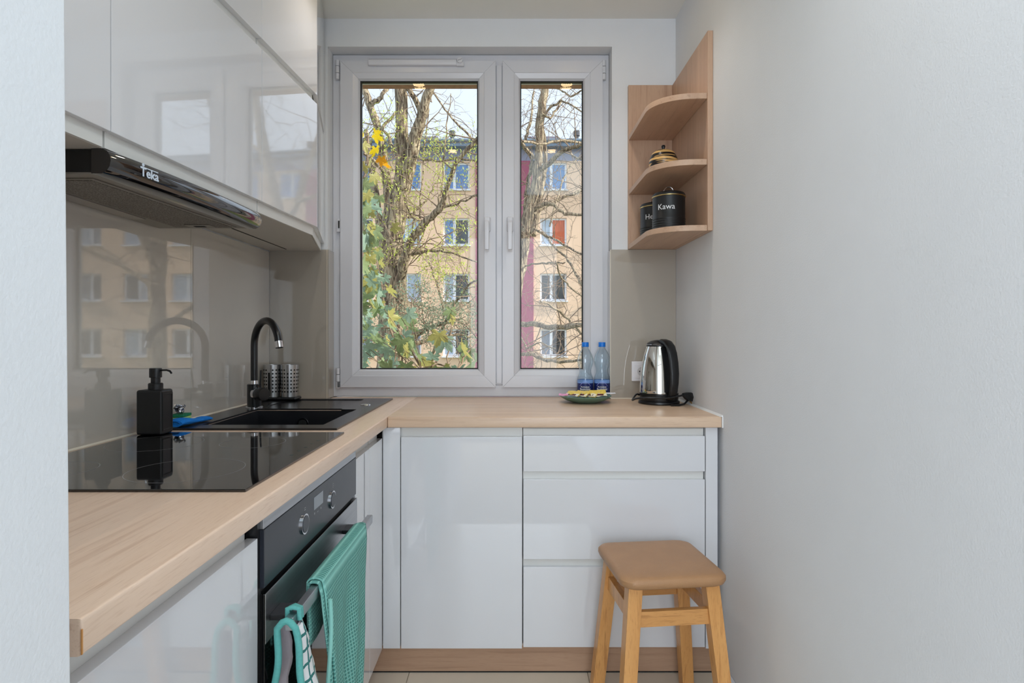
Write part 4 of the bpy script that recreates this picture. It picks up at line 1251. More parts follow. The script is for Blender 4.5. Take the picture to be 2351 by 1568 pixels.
# blue cloth: a loosely folded roll
mb = MB()
sect = []
for i in range(28):
    a = 2 * math.pi * i / 28
    sect.append((.021 * math.cos(a), .011 * math.sin(a) + .011))
pa = Vector((-.955, 1.685, KZ + .001)); pb = Vector((-.935, 1.815, KZ + .001))
NS = 12
for i in range(NS + 1):
    t = i / NS
    c = pa.lerp(pb, t)
    s1 = 1 + .15 * math.sin(t * 7); s2 = (.85 + .25 * math.sin(t * 5 + 1)) * (1.0 if i not in (0, NS) else .8)
    for q, (a, b_) in enumerate(sect):
        mb.v.append((c.x + a * s1 + .0012 * math.sin(q * 1.7 + i), c.y, c.z + b_ * s2))
for i in range(NS):
    for q in range(28):
        a = i * 28 + q; b_ = i * 28 + (q + 1) % 28
        mb.f.append((a, b_, b_ + 28, a + 28))
mb.f.append(tuple(range(28))); mb.f.append(tuple(NS * 28 + q for q in range(28)))
cl = thing('dish_cloth', 'folded bright blue microfibre cloth on the sink rim', 'cloth', (-.945, 1.75, KZ))
mb.obj('roll', M['bluecloth'], cl, smooth=True)
mb = MB()
for q in range(9):
    a = R(20 + q * 17)
    mb.v += [(-.955 + .017 * math.cos(a), 1.680, KZ + .010 + .008 * math.sin(a)), (-.955 + .013 * math.cos(a), 1.684, KZ + .009 + .005 * math.sin(a))]
for q in range(8): mb.f.append((2 * q, 2 * q + 2, 2 * q + 3, 2 * q + 1))
fo = mb.obj('fold', M['bluecloth'], cl, fix=False)
fo.modifiers.new('thick', 'SOLIDIFY').thickness = .0015

# ================================================================= WALL UNITS
def DX(d): return -.692 + (d - 2.119) * .0688       # plan line of the door fronts (hung slightly out of square)
def slab(y0, y1, t0, t1, z0, z1):
    """board parallel to the door line; t = depth behind the face"""
    return MB().prism([(DX(y0) - t0, y0), (DX(y1) - t0, y1), (DX(y1) - t1, y1), (DX(y0) - t1, y0)], z0, z1)
U0, U1, U2, U3, U4 = ZC + .357, ZC + .388, ZC + .829, ZC + .860, ZC + 1.335
ends = [(.535, 1.1265), (1.1285, 1.7150), (1.7170, 2.119)]
labs_lo = ['narrow-looking nearest wall cabinet, lower row, white gloss', 'white gloss wall cabinet directly above the extractor hood', 'white gloss wall cabinet of the lower row next to the window']
labs_up = ['nearest white gloss cabinet of the top row, mostly above the frame', 'white gloss top-row cabinet above the hood cabinet', 'white gloss top-row cabinet beside the window, touching the ceiling zone']
for i, (a, b_) in enumerate(ends):
    for row, (z0, z1, dz0, dz1) in enumerate(((U0, U2 + .0145, U1, U2), (U2 + .0155, U4, U3, U4))):
        t = thing('wall_cabinet', (labs_lo, labs_up)[row][i], 'cabinet', ((XL + DX(a)) / 2, (a + b_) / 2, z0))
        last = (i == 2)
        yb_ = b_ if not last else b_
        poly = [(XL + .0075, a), (DX(a) - .0195, a), (DX(b_) - .0195, b_), (XL + .0075, b_)]
        if last: poly = [(XL + .0075, a), (DX(a) - .0195, a), (DX(b_) - .0195, b_ - .005), (-.806, YB - .008), (XL + .0075, YB - .008)]
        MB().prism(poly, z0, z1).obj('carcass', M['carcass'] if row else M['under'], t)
        slab(a, b_, 0, .019, dz0, dz1).obj('door', M['gloss'], t, bevel=.0012)
        if row == 0:
            slab(a + .001, b_ - .002, .0140, .0192, z0 + .0005, U1 + .01).obj('grip_profile', M['carcass'], t)
        slab(a + .001, b_ - .002, .0165, .0192, U2 - .01 if row == 0 else z0, z1 if row == 0 else U3 + .01).obj('top_profile', M['carcass'], t)
        if last:
            x0, y0 = DX(b_), b_ + .0015; x1, y1 = -.7865, YB - .008
            nx, ny = (y1 - y0), -(x1 - x0); ll = math.hypot(nx, ny); nx, ny = -nx / ll * .017, -ny / ll * .017
            MB().prism([(x0, y0), (x1, y1), (x1 + nx, y1), (x0 + nx, y0)], dz0, dz1).obj('angled_door', M['gloss'], t, bevel=.001)
            if row == 0:
                MB().prism([(x0 - .016, y0), (x1 - .014, y1), (x1 - .019, y1), (x0 - .019, y0)], z0 + .0005, U1 + .01).obj('angled_profile', M['carcass'], t)
# underside details on the hood-side and end cabinets
BX(-.93, -.925, 1.75, 2.45, U0 - .0012, U0 - .0002).obj('cable_groove', M['darkhole'], bpy.data.objects['wall_cabinet.004'])

# ================================================================= EXTRACTOR HOOD
hd = thing('extractor_hood', 'slim black extractor hood with metal filter under the wall cabinets', 'extractor hood', (-.88, 1.42, U0 - .05))
ha, hb_ = 1.128, 1.716
HT, HB = U0 - .0015, ZC + .309
MB().prism([(XL + .009, ha + .004), (DX(ha) - .030, ha + .004), (DX(hb_) - .030, hb_ - .004), (XL + .009, hb_ - .004)], HB + .004, HT).obj('body', M['plasticblack'], hd, bevel=.001)
# front bar with a rounded face
mb = MB()
prof = [(-.034, 0), (-.006, 0), (0.002, -.004), (.007, -.012), (.009, -.022), (.007, -.033), (.001, -.042), (-.008, -.047), (-.034, -.047)]
NY = 16
n = len(prof)
for i in range(NY + 1):
    t = i / NY; y = ha + (hb_ - ha) * t
    e = min(t, 1 - t) * NY
    shrink = {0: -.006, 1: -.001}.get(int(round(e)), 0) if e < 1.5 else 0
    bulge = .010 * math.sin(math.pi * t)
    for a, b_ in prof:
        mb.v.append((DX(y) - .004 + (a if a < -.03 else a + shrink + bulge), y, HT + b_))
for i in range(NY):
    for q in range(n):
        a = i * n + q; b_ = i * n + (q + 1) % n
        mb.f.append((a, b_, b_ + n, a + n))
mb.f.append(tuple(range(n))); mb.f.append(tuple(NY * n + q for q in range(n)))
mb.obj('front_bar', M['hoodblack'], hd, smooth=True)
MB().prism([(XL + .012, ha + .006), (DX(ha) - .040, ha + .006), (DX(hb_) - .040, hb_ - .006), (XL + .012, hb_ - .006)], HB, HB + .0035).obj('bottom_plate', M['hoodgrey'], hd)
MB().prism([(-.955, ha + .035), (DX(ha) - .060, ha + .035), (DX(hb_) - .060, hb_ - .03), (-.955, hb_ - .03)], HB - .0022, HB - .0002).obj('filter_frame', M['hoodgrey'], hd, bevel=.0008, seg=1)
MB().prism([(-.947, ha + .043), (DX(ha) - .068, ha + .043), (DX(hb_) - .068, hb_ - .038), (-.947, hb_ - .038)], HB - .0035, HB - .0023).obj('grease_filter', M['filter'], hd)
BX(-.90, -.83, hb_ - .085, hb_ - .045, HB - .0055, HB - .0036).obj('filter_latch', M['hoodgrey'], hd, bevel=.0006, seg=1)
BX(-.88, -.85, hb_ - .072, hb_ - .058, HB - .0062, HB - .0056).obj('latch_slot', M['darkhole'], hd)
BX(XL + .02, -.965, ha + .05, hb_ - .15, HB - .0025, HB - .0003).obj('light_cover', mat('hood_light_diffuser', (150, 142, 134), .3), hd)
# logo
zc_ = HT - .024
ylog = 1.196
def on_bar(mbx, y0, z0, lift=.0062):
    out = []
    for x, y, w in mbx.v:
        yy = y0 + x
        tt = (yy - ha) / (hb_ - ha)
        out.append((DX(yy) - .004 + .010 * math.sin(math.pi * tt) + .0085 + w + .0006, yy, z0 + y))
    mbx.v = out
    return mbx
lg = on_bar(text_mb('Teka', .026, .0003, 'LEFT', .0006), ylog, zc_)
lgo = lg.obj('logo_lettering', mat('silver_logo', (214, 226, 240), .3), hd)
on_bar(MB().box(.003, .050, .0090, .0110, -.0003, .0003), ylog, zc_).obj('logo_bar', lgo.data.materials[0], hd)
mb = MB().tube([(.0075, .0150, -.0003), (.0075, .0150, .0003)], .0034, 14)
on_bar(mb, ylog, zc_).obj('logo_dot', lgo.data.materials[0], hd)

# ================================================================= CORNER SHELF
cs = thing('corner_shelf', 'beech corner shelf with three rounded boards right of the window', 'shelf', (.6, 2.4, ZC + .361))
Z0s = ZC + .3625
BX(.4965, XR - .0195, YB - .019, YB - .0008, Z0s + .001, ZC + 1.053).obj('back_board', M['shelfwood'], cs, bevel=.001)
BX(XR - .019, XR - .0008, 2.045, YB - .0008, Z0s, ZC + 1.053).obj('side_board', M['shelfwood'], cs, bevel=.001)
for zz in (.3625, .591, .820):
    pts = [(XR - .0195, YB - .0195), (.4975, YB - .0195), (.4975, 2.185)]
    x0, y0 = .4975, 2.052
    rx, ry = .145, .133
    for i in range(1, 13):
        a = R(180 + 90 * i / 12)
        pts.append((x0 + rx + rx * math.cos(a), 2.185 + ry * math.sin(a)))
    pts.append((XR - .0195, 2.050))
    MB().prism(pts, ZC + zz, ZC + zz + .020).obj('shelf_board', M['shelfwood_y'], cs, bevel=.001)

def canister(x, y, z, text, label, ang=-90):
    t = thing('storage_canister', label, 'canister', (x, y, z))
    prof = [(0, .0005), (.058, .0005), (.059, .003)]
    zz = .008
    for i in range(5):
        prof += [(.059, zz), (.0605, zz + .0025), (.0605, zz + .0045), (.059, zz + .007)]
        zz += .0085
    prof += [(.059, .128), (.057, .130), (0, .130)]
    MB().lathe(prof, (x, y, z), 48).obj('body', M['matteblack'], t, smooth=True)
    MB().lathe([(.0595, .127), (.0618, .1285), (.0618, .1305), (.0595, .132)], (x, y, z), 48, closed=True).obj('gold_rim', M['gold'], t, smooth=True)
    MB().lathe([(0, .131), (.0605, .131), (.0605, .136), (.056, .143), (.035, .149), (.012, .151), (0, .151)], (x, y, z), 48).obj('lid', M['matteblack'], t, smooth=True)
    pts = []
    for i in range(13):
        a = math.pi * i / 12
        pts.append((x + .018 * math.cos(a), y, z + .150 + .020 * math.sin(a)))
    MB().tube(pts, .0018, 8).obj('lid_handle', M['chrome'], t, smooth=True)
    tm = text_mb(text, .029, .0002, 'CENTER')
    wrap_text(tm, (x, y), .0592, R(ang), z + .085).obj('lettering', M['white'], t)
    return t
canister(.589, 2.205, Z0s + .0205, 'Kawa', 'black lidded canister lettered Kawa, front one on bottom shelf', -114)
canister(.583, 2.385, Z0s + .0205, 'Herbata', 'black lidded canister lettered Herbata, half hidden behind the Kawa one', -98)
pz = ZC + .6115
pt = thing('sugar_pot', 'round black pot with gold brush strokes on the middle shelf', 'pot', (.578, 2.24, pz))
MB().lathe([(0, .0005), (.030, .0005), (.046, .014), (.0535, .034), (.052, .054), (.045, .069), (.030, .0695)], (.578, 2.24, pz), 40).obj('bowl', M['pot'], pt, smooth=True)
MB().lathe([(0, .070), (.044, .070), (.042, .076), (.030, .084), (.012, .089), (0, .089)], (.578, 2.24, pz), 40).obj('lid', M['pot'], pt, smooth=True)
MB().lathe([(0, .088), (.007, .088), (.0055, .096), (.008, .101), (.006, .107), (0, .108)], (.578, 2.24, pz), 20).obj('knob', M['plasticblack'], pt, smooth=True)

# ================================================================= KETTLE
kx, ky = .585, 2.335
kt = thing('electric_kettle', 'polished steel kettle with black handle and lid in the corner', 'kettle', (kx, ky, CT))
kc = (kx, ky, CT)
MB().lathe([(0, .0006), (.078, .0006), (.080, .004), (.079, .011), (.074, .0135), (0, .0135)], kc, 48).obj('power_base', M['plasticblack'], kt, smooth=True)
MB().lathe([(0, .014), (.0735, .014), (.0745, .018), (.0745, .043), (0, .043)], kc, 48).obj('lower_collar', M['plasticblack'], kt, smooth=True)
MB().lathe([(.074, .0432), (.0742, .046), (.0735, .060), (.072, .090), (.069, .125), (.064, .160), (.0575, .190), (.050, .215), (.047, .2245), (0, .2245)], kc, 64).obj('steel_body', M['mirrorsteel'], kt, smooth=True)
MB().lathe([(0, .2248), (.0475, .2248), (.0485, .230), (.045, .238), (.032, .246), (.014, .250), (0, .2505)], kc, 48).obj('lid', M['plasticblack'], kt, smooth=True)
MB().lathe([(.0480, .2305), (.0492, .2312), (.0480, .2325)], kc, 48).obj('lid_trim', M['chrome'], kt, smooth=True)
hdv = Vector((.30, -.954, 0)); hs = Vector((.954, .30, 0))
def strap(path, w, name, m, th=.008):
    mb = MB(); n = len(path)
    P3 = [Vector((kx, ky, CT)) + hdv * r + Vector((0, 0, z)) for r, z, ww in path]
    for i, p in enumerate(P3):
        tt = (P3[min(i + 1, n - 1)] - P3[max(i - 1, 0)]).normalized()
        nn = tt.cross(hs).normalized()
        ww = path[i][2]
        for a, b_ in ((-1, -.6), (-.6, -1), (.6, -1), (1, -.6), (1, .6), (.6, 1), (-.6, 1), (-1, .6)):
            mb.v.append(tuple(p + hs * (ww * a) + nn * (th * b_)))
    for i in range(n - 1):
        for q in range(8):
            a = i * 8 + q; b_ = i * 8 + (q + 1) % 8
            mb.f.append((a, b_, b_ + 8, a + 8))
    mb.f.append(tuple(range(8))); mb.f.append(tuple((n - 1) * 8 + q for q in range(8)))
    return mb.obj(name, m, kt, smooth=True)
strap([(.010, .240, .016), (.035, .246, .018), (.062, .240, .018), (.082, .225, .017), (.096, .200, .0165), (.106, .165, .016), (.111, .125, .0155), (.110, .090, .015), (.104, .060, .0145), (.094, .038, .014), (.080, .028, .014), (.070, .024, .014)], .016, 'handle', M['plasticblack'])
strap([(.048, .222, .020), (.057, .200, .020), (.0645, .165, .020), (.0695, .125, .020), (.0725, .085, .020), (.0745, .050, .020)], .02, 'water_gauge_strip', M['plasticblack'], .003)
sv = -hdv
mb = MB()
b0 = Vector(kc) + sv * .040 + Vector((0, 0, .205))
mb.add([tuple(b0 + hs * .016 + Vector((0, 0, -.03))), tuple(b0 - hs * .016 + Vector((0, 0, -.03))), tuple(b0 - hs * .018 + Vector((0, 0, .019))), tuple(b0 + hs * .018 + Vector((0, 0, .019))), tuple(b0 + sv * .028 + Vector((0, 0, .016)))],
       [(0, 1, 2, 3), (0, 4, 1), (1, 4, 2), (2, 4, 3), (3, 4, 0)])
mb.obj('spout', M['mirrorsteel'], kt)
# flex and plug
def Pk(px, py, d): return P(px, py, d)
cpts = [Vector((kx - .05, ky + .055, CT + .020)), Pk(1462, 905, 2.36), Pk(1452, 918, 2.30), Pk(1462, 915, 2.26), Pk(1490, 913, 2.235), Pk(1530, 914, 2.232), Pk(1560, 909, 2.245), Pk(1578, 905, 2.26)]
for c in cpts: c.z = max(c.z, CT + .0075)
# smooth it
sm = []
for i in range(len(cpts) - 1):
    p0 = cpts[max(i - 1, 0)]; p1 = cpts[i]; p2 = cpts[i + 1]; p3 = cpts[min(i + 2, len(cpts) - 1)]
    for q in range(6):
        t = q / 6
        sm.append(.5 * ((2 * p1) + (-p0 + p2) * t + (2 * p0 - 5 * p1 + 4 * p2 - p3) * t * t + (-p0 + 3 * p1 - 3 * p2 + p3) * t ** 3))
sm.append(cpts[-1])
MB().tube(sm, .0038, 10).obj('flex', M['plasticblack'], kt, smooth=True)
cp2 = [Vector((kx + .02, ky - .102, CT + .0045)), Vector((kx + .05, ky - .098, CT + .0045)), Vector((kx + .078, ky - .075, CT + .006)), Pk(1586, 912, 2.28)]
MB().tube(cp2, .0038, 10).obj('flex', M['plasticblack'], kt, smooth=True)
pc0 = Pk(1568, 906, 2.25); pc1 = Pk(1590, 913, 2.29)
mb = MB().tube([pc0, pc0.lerp(pc1, .35), pc0.lerp(pc1, .6), pc1], [.007, .015, .019, .017], 6)
mb.obj('plug', M['plasticblack'], kt, bevel=.001, seg=1)
MB().tube([pc1 + Vector((-.012, -.006, -.012)), pc1 + Vector((-.004, -.008, -.023))], .0022, 8).obj('plug_pin', M['brass'], kt, smooth=True)
MB().tube([pc1 + Vector((-.004, .012, -.010)), pc1 + Vector((.004, .010, -.023))], .0022, 8).obj('plug_pin', M['brass'], kt, smooth=True)

# socket
ox, oz = X_(1471.5, YB), Z_(852, YB)
so = thing('wall_socket', 'white wall socket on the splashback left of the kettle', 'socket', (ox, YB - .0065, oz))
yy = YB - .0068
BX(ox - .042, ox + .042, yy - .009, yy, oz - .042, oz + .042).obj('frame', M['socket'], so, bevel=.003, seg=3)
BX(ox - .0285, ox + .0285, yy - .0105, yy - .0085, oz - .0285, oz + .0285).obj('cover', M['socket'], so, bevel=.001)
MB().tube([(ox, yy - .0112, oz), (ox, yy - .0100, oz)], .0205, 36).obj('well_rim', M['socket'], so, smooth=True)
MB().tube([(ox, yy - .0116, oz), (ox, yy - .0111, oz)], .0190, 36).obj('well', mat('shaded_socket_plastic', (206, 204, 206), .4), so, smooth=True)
for a in (-.0095, .0095):
    MB().tube([(ox + a, yy - .0120, oz), (ox + a, yy - .0115, oz)], .0028, 14).obj('contact_hole', M['darkhole'], so)
MB().tube([(ox, yy - .0122, oz + .004), (ox, yy - .0115, oz + .004)], .0022, 12).obj('screw', M['brass'], so)
MB().tube([(ox, yy - .021, oz + .0105), (ox, yy - .0115, oz + .0105)], .0023, 12).obj('earth_pin', M['brass'], so, smooth=True)

# ================================================================= BOTTLES
def bottle(x, y, lab):
    t = thing('water_bottle', lab, 'bottle', (x, y, CT))
    c = (x, y, CT)
    prof = [(0, .004), (.016, .003), (.026, .0008), (.0325, .004), (.0335, .010), (.0335, .084), (.0325, .092), (.027, .104), (.0245, .116), (.0262, .128), (.0315, .142), (.0340, .156), (.0335, .170), (.029, .186), (.021, .202), (.0135, .213), (.0125, .220), (.0125, .228)]
    MB().lathe(prof, c, 40).obj('shell', M['bottleglass'], t, smooth=True, fix=False)
    MB().lathe([(.0135, .219), (.0155, .2195), (.0155, .2215), (.0135, .222)], c, 28).obj('neck_ring', M['bluecap'], t, smooth=True)
    MB().lathe([(.0148, .2222), (.0148, .2375), (.0138, .239), (0, .239)], c, 32).obj('cap', M['bluecap'], t, smooth=True)
    lb = MB().lathe([(.0338, .020), (.0338, .066)], c, 40).obj('label', M['bottlelabel'], t, smooth=True)
    MB().lathe([(.0339, .066), (.0339, .080)], c, 40).obj('label_top_band', M['labelsky'], t, smooth=True)
    MB().lathe([(.0339, .020), (.0341, .0215), (.0341, .026), (.0339, .0275)], c, 40).obj('label_foot_band', M['labelband'], t, smooth=True)
    # oval frame of the label
    def curve_on(pts, w, m, name):
        mb = MB()
        for (u, v), (u2, v2) in zip(pts[:-1], pts[1:]):
            dx_, dz_ = u2 - u, v2 - v; l_ = math.hypot(dx_, dz_); nx_, nz_ = -dz_ / l_ * w, dx_ / l_ * w
            mb.add([(u + nx_, v + nz_, 0), (u2 + nx_, v2 + nz_, 0), (u2 - nx_, v2 - nz_, 0), (u - nx_, v - nz_, 0)], [(0, 1, 2, 3)])
        wrap_text(mb, (x, y), .0341, R(-98), CT).obj(name, m, t, fix=False)
    curve_on([(.024 * math.cos(R(a)), .048 + .022 * math.sin(R(a))) for a in range(15, 166, 10)], .0011, M['labelband'], 'label_arch')
    curve_on([(.024 * math.cos(R(a)), .048 + .020 * math.sin(R(a))) for a in range(200, 341, 10)], .0005, M['labelsky'], 'label_arc')
    curve_on([(-.012, .033), (.012, .033)], .0005, M['white'], 'label_line')
    for s_, sz, z in (('Kuracjusz', .0095, .0515), ('Beskidzki', .0125, .0415)):
        tm = text_mb(s_, sz, .0001, 'CENTER', .0002)
        wrap_text(tm, (x, y), .0341, R(-98), CT + z).obj('label_lettering', M['white'], t, fix=False)
    mb = MB().add([(-.030, .026, 0), (-.0255, .026, 0), (-.0255, .035, 0), (-.030, .037, 0)], [(0, 1, 2, 3)])
    wrap_text(mb, (x, y), .0341, R(-98), CT).obj('label_mark', M['labelred'], t, fix=False)
bottle(.3185, 2.522, 'clear water bottle with blue cap and navy label, in front of the narrow window sash')
bottle(.3895, 2.522, 'clear water bottle with blue cap and navy label, close against the window reveal')

# ================================================================= PLATE AND SACHETS
px_, py_ = .300, 2.372
pz0 = CT
pla = MB().lathe([(0, .0006), (.050, .0006), (.054, .003), (.078, .010), (.097, .020), (.1035, .027), (.1025, .0285), (.095, .0225), (.076, .0135), (.052, .0075), (0, .0065)], (px_, py_, pz0), 64).obj('plate', M['plate'], smooth=True)
tag(pla, 'sage green saucer-shaped plate holding sachets, in front of the bottles', 'plate')
def sachet(name, lab, cx, cy, cz, w, h, rz, tilt, m, m2=None, textm=None, words=None):
    t = thing(name, lab, 'sachet', (cx, cy, cz), 'sachets on the green plate')
    mb = MB(); n = 9; m_ = 5
    for s_ in (1, -1):
        for i in range(n):
            for j in range(m_):
                u, v = i / (n - 1), j / (m_ - 1)
                th = .0032 * (math.sin(math.pi * u) ** .5) * (math.sin(math.pi * v) ** .7) * s_
                mb.v.append(((u - .5) * w, (v - .5) * h, th + .0012 * math.sin(u * 6 + cx * 99)))
    for s_ in (0, 1):
        o = s_ * n * m_
        for i in range(n - 1):
            for j in range(m_ - 1):
                f = (o + i * m_ + j, o + (i + 1) * m_ + j, o + (i + 1) * m_ + j + 1, o + i * m_ + j + 1)
                mb.f.append(f if s_ == 0 else f[::-1])
    Mx = Matrix.Translation((cx, cy, cz)) @ Matrix.Rotation(R(rz), 4, 'Z') @ Matrix.Rotation(R(tilt), 4, 'X')
    mb.xform(Mx).obj('packet', m, t, smooth=True, fix=False)
    if m2:
        BX(-w * .48, w * .48, -h * .5, -h * .02, .0026, .0030).xform(Mx).obj('cream_band', m2, t)
    if words:
        BX(-w * .28, w * .28, -h * .36, -h * .12, .0031, .0034).xform(Mx).obj('name_plate', M['brownprint'], t)
zp = CT + .027
sachet('dark_sachet', 'dark green tea sachet under the yellow ones, left half of the plate', px_ - .035, py_ - .055, zp, .080, .030, 4, 16, M['darkfoil'])
sachet('dark_sachet', 'dark green tea sachet under the rightmost yellow sachet', px_ + .050, py_ - .050, zp, .070, .030, -4, 14, M['darkfoil'])
sachet('yellow_sachet', 'yellow and cream sachet, leftmost on the plate', px_ - .052, py_ - .030, zp + .010, .062, .036, -38, 34, M['paleyellow'], M['creampaper'], None, True)
sachet('yellow_sachet', 'yellow and cream sachet, second from the left on the plate', px_ - .018, py_ - .034, zp + .011, .062, .036, -44, 38, M['paleyellow'], M['creampaper'], None, True)
sachet('yellow_sachet', 'yellow and cream sachet, third from the left on the plate', px_ + .014, py_ - .036, zp + .010, .060, .036, -32, 36, M['paleyellow'], M['creampaper'], None, True)
sachet('yellow_sachet', 'yellow and cream sachet with broad brown nameplate, rightmost on the plate', px_ + .046, py_ - .038, zp + .012, .066, .038, 8, 42, M['paleyellow'], M['creampaper'], None, True)
sachet('pink_sachet', 'small pink and white sachet at the left rim of the plate', px_ - .088, py_ - .020, zp + .006, .040, .020, -12, 20, M['pink'])
sachet('white_sachet', 'white paper stick poking out over the right rim of the plate', px_ + .086, py_ - .004, zp + .010, .070, .014, 10, 10, M['whitepaper'])

# ================================================================= TOWEL over the oven handle
tw = thing('kitchen_towel', 'teal waffle-weave towel draped over the oven handle', 'towel', (HX, 1.32, HZ1))
def towel_sheet(y0, y1, front, back, off, ny=34, slant=0.0, seed=1, yb0=None, yb1=None):
    rg = random.Random(seed)
    path = []
    hw = .0075 + off
    nb = max(3, int(back / .02))
    for i in range(nb): path.append((-hw - .001, HZ1 - back + back * i / nb, -(back - back * i / nb)))
    for i in range(9):
        a = math.pi - math.pi * i / 8
        path.append((hw * math.cos(a), HZ1 + .0015 + (off + .001) * math.sin(a) * 1.0, 0))
    nf = max(4, int(front / .02))
    for i in range(1, nf + 1): path.append((hw + .001, HZ1 - front * i / nf, front * i / nf))
    mb = MB(); m_ = len(path); uv = []
    for i in range(ny + 1):
        u = i / ny
        for j, (dx_, z, s_) in enumerate(path):
            depth = max(0.0, s_)
            yy0 = y0 + .010 * min(1, depth * 6) - .035 * depth; yy1 = y1 - .165 * min(1.0, depth * 1.6) 
            if s_ < 0 and yb0 is not None: yy0, yy1 = yb0, yb1
            y = yy0 + (yy1 - yy0) * u
            fold = .007 * math.sin(u * 9.5 + .8) * min(1, abs(s_) * 6) + .006 * math.sin(u * 21 + depth * 7) * min(1, depth * 4)
            zz = z - (slant * (1 - u) if depth > 0 else 0) * depth
            mb.v.append((HX + dx_ + fold + (.008 * min(1, depth * 5) if s_ > 0 else -.002) + .010 * depth, y, zz))
            uv.append((y, s_ if s_ else (j * .002)))
    for i in range(ny):
        for j in range(m_ - 1):
            mb.f.append((i * m_ + j, (i + 1) * m_ + j, (i + 1) * m_ + j + 1, i * m_ + j + 1))
    o = mb.obj('cloth_layer', M['waffle'], tw, smooth=True, fix=False)
    ul = o.data.uv_layers.new(name='UV')
    for lp in o.data.loops: ul.data[lp.index].uv = uv[lp.vertex_index]
    s_ = o.modifiers.new('thick', 'SOLIDIFY'); s_.thickness = .0032; s_.offset = 1
    return o
towel_sheet(1.128, 1.490, .56, .115, .004)
towel_sheet(1.136, 1.470, .50, .085, .009, seed=4)
# rolled hem along the near edges
pts = [(HX + .025 + .010 * t + .004 * math.sin(t * 20), 1.136 - .03 * t, HZ1 - t) for t in [i * .03 for i in range(1, 19)]]
MB().tube(pts, .0042, 8).obj('hem', M['waffle'], tw, smooth=True)

# pot holder folded over the near end of the handle
ph = thing('oven_mitt', 'quilted pot holder with teal binding hanging at the near end of the handle', 'pot holder', (HX, 1.02, HZ1))
yc = 1.018
mb = MB().tube([(HX - .010, yc, HZ1 - .012), (HX - .010, yc, HZ1 + .006), (HX, yc, HZ1 + .009), (HX + .010, yc, HZ1 + .006), (HX + .011, yc, HZ1 - .012)], .0045, 10)
mb.tube([(HX - .010, yc + .009, HZ1 - .010), (HX - .008, yc + .009, HZ1 + .005), (HX, yc + .009, HZ1 + .008), (HX + .010, yc + .009, HZ1 + .005), (HX + .011, yc + .009, HZ1 - .012)], .004, 10)
mb.obj('hanging_loop', M['tealbind'], ph, smooth=True)
def layer(side, m, name, inner):
    """one leaf of the folded pot holder; near edge faces the viewer"""
    mb = MB(); nz, ny = 18, 8
    for i in range(nz + 1):
        t = i / nz
        z = HZ1 - .016 - .21 * t
        half = (.012 + .016 * math.sin(min(1, t * 1.3) * math.pi / 2)) * side + (.004 * math.sin(t * 9 + side)) + (.010 * t)
        for j in range(ny + 1):
            v = j / ny
            y = yc - .022 + .062 * v * (0.5 + .5 * min(1, t * 2.5))
            bulge = .010 * math.sin(math.pi * v) * side * (.4 + .6 * t)
            if inner: bulge -= .0045 * side
            q = .0012 * math.sin(i * 1.4) * math.sin(j * 2.2)
            mb.v.append((HX - .003 + half + bulge + q, y, z))
    for i in range(nz):
        for j in range(ny):
            mb.f.append((i * (ny + 1) + j, (i + 1) * (ny + 1) + j, (i + 1) * (ny + 1) + j + 1, i * (ny + 1) + j + 1))
    o = mb.obj(name, m, ph, smooth=True, fix=False)
    s_ = o.modifiers.new('thick', 'SOLIDIFY'); s_.thickness = .003
    return o
for s_ in (-1, 1):
    layer(s_, M['check'], 'outer_cloth', False)
    layer(s_, M['greyquilt'], 'quilted_lining', True)
bp = []
for side in (-1, 1):
    seg_ = []
    for i in range(19):
        t = i / 18
        half = (.012 + .016 * math.sin(min(1, t * 1.3) * math.pi / 2)) * side + (.004 * math.sin(t * 9 + side)) + (.010 * t)
        seg_.append((HX - .003 + half, yc - .024, HZ1 - .016 - .21 * t))
    bp.append(seg_)
path = bp[0][::-1] + [(HX - .010, yc - .024, HZ1 - .006), (HX - .003, yc - .024, HZ1 - .003), (HX + .004, yc - .024, HZ1 - .006)] + bp[1]
MB().tube(path, .0058, 10).obj('binding', M['tealbind'], ph, smooth=True)

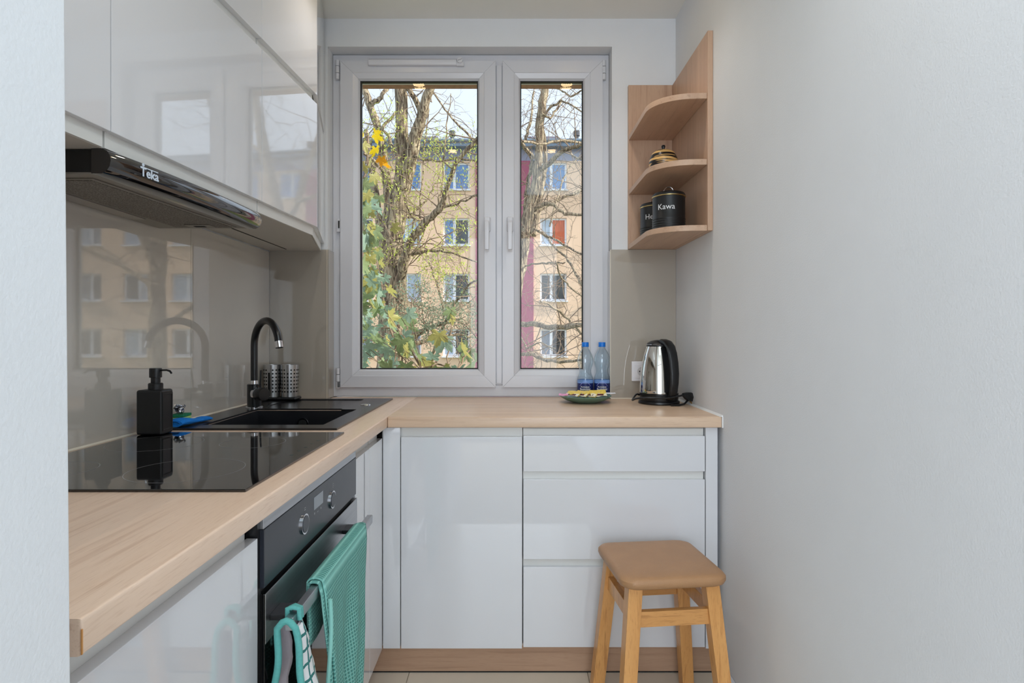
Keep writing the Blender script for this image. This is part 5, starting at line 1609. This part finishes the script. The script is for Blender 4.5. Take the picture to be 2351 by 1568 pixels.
# ================================================================= STOOL
st = thing('stool', 'square stool with tan leatherette seat and varnished beech legs', 'stool', (.440, 1.765, 0))
scx, scy = .440, 1.765
SRZ = R(6)
SZ = .480
def rsq(h, rad, z, n=8):
    out = []
    for cxs, cys, a0 in ((1, 1, 0), (-1, 1, 90), (-1, -1, 180), (1, -1, 270)):
        for i in range(n + 1):
            a = R(a0 + 90 * i / n)
            out.append((cxs * (h - rad) + rad * math.cos(a), cys * (h - rad) + rad * math.sin(a), z))
    return out
MS = Matrix.Translation((scx, scy, 0)) @ Matrix.Rotation(SRZ, 4, 'Z')
mb = MB()
prof = [(.128, -.034), (.142, -.034), (.1495, -.029), (.153, -.020), (.1525, -.011), (.147, -.004), (.135, -.0012), (.10, 0), (.05, .0008)]
first = len(prof)
rings = [rsq(h, max(.012, min(.042, h * .28)), SZ + z) for h, z in prof]
n = len(rings[0])
for r_ in rings: mb.v += r_
for i in range(first - 1):
    for q in range(n):
        a = i * n + q; b_ = i * n + (q + 1) % n
        mb.f.append((a, b_, b_ + n, a + n))
mb.f.append(tuple(range(n))[::-1]); mb.f.append(tuple((first - 1) * n + q for q in range(n)))
mb.xform(MS).obj('seat', M['leather'], st, smooth=True)
def leg(sx_, sy_):
    mb = MB()
    w = .0200
    tx_, ty_ = .110 * sx_, .110 * sy_
    bx, by = .150 * sx_, .150 * sy_
    vs = []
    for (cx_, cy_, z, ww) in ((bx, by, .0006, .019), (tx_, ty_, SZ - .035, w)):
        for a, b_ in ((-1, -1), (1, -1), (1, 1), (-1, 1)): vs.append((cx_ + a * ww, cy_ + b_ * ww, z))
    mb.add(vs, [(0, 3, 2, 1), (4, 5, 6, 7), (0, 1, 5, 4), (1, 2, 6, 5), (2, 3, 7, 6), (3, 0, 4, 7)])
    return mb.xform(MS)
for a in (-1, 1):
    for b_ in (-1, 1): leg(a, b_).obj('leg', M['stoolwood'], st, bevel=.002)
def legx(z): return .110 + (.150 - .110) * (SZ - .035 - z) / (SZ - .035)
def rail(axis, s_, z0, z1, name):
    zc0 = (z0 + z1) / 2; e = legx(zc0)
    L_ = e - .0165
    t_ = .009
    if axis == 0: mb = BX(-L_, L_, s_ * e - t_, s_ * e + t_, z0, z1)
    else: mb = BX(s_ * e - t_, s_ * e + t_, -L_, L_, z0, z1)
    mb.xform(MS).obj(name, M['stoolwood_x'] if axis == 0 else M['stoolwood'], st, bevel=.0015)
rail(0, -1, .336, .379, 'stretcher')
rail(0, 1, .316, .358, 'stretcher')
for s_ in (-1, 1): rail(1, s_, .345, .388, 'stretcher')
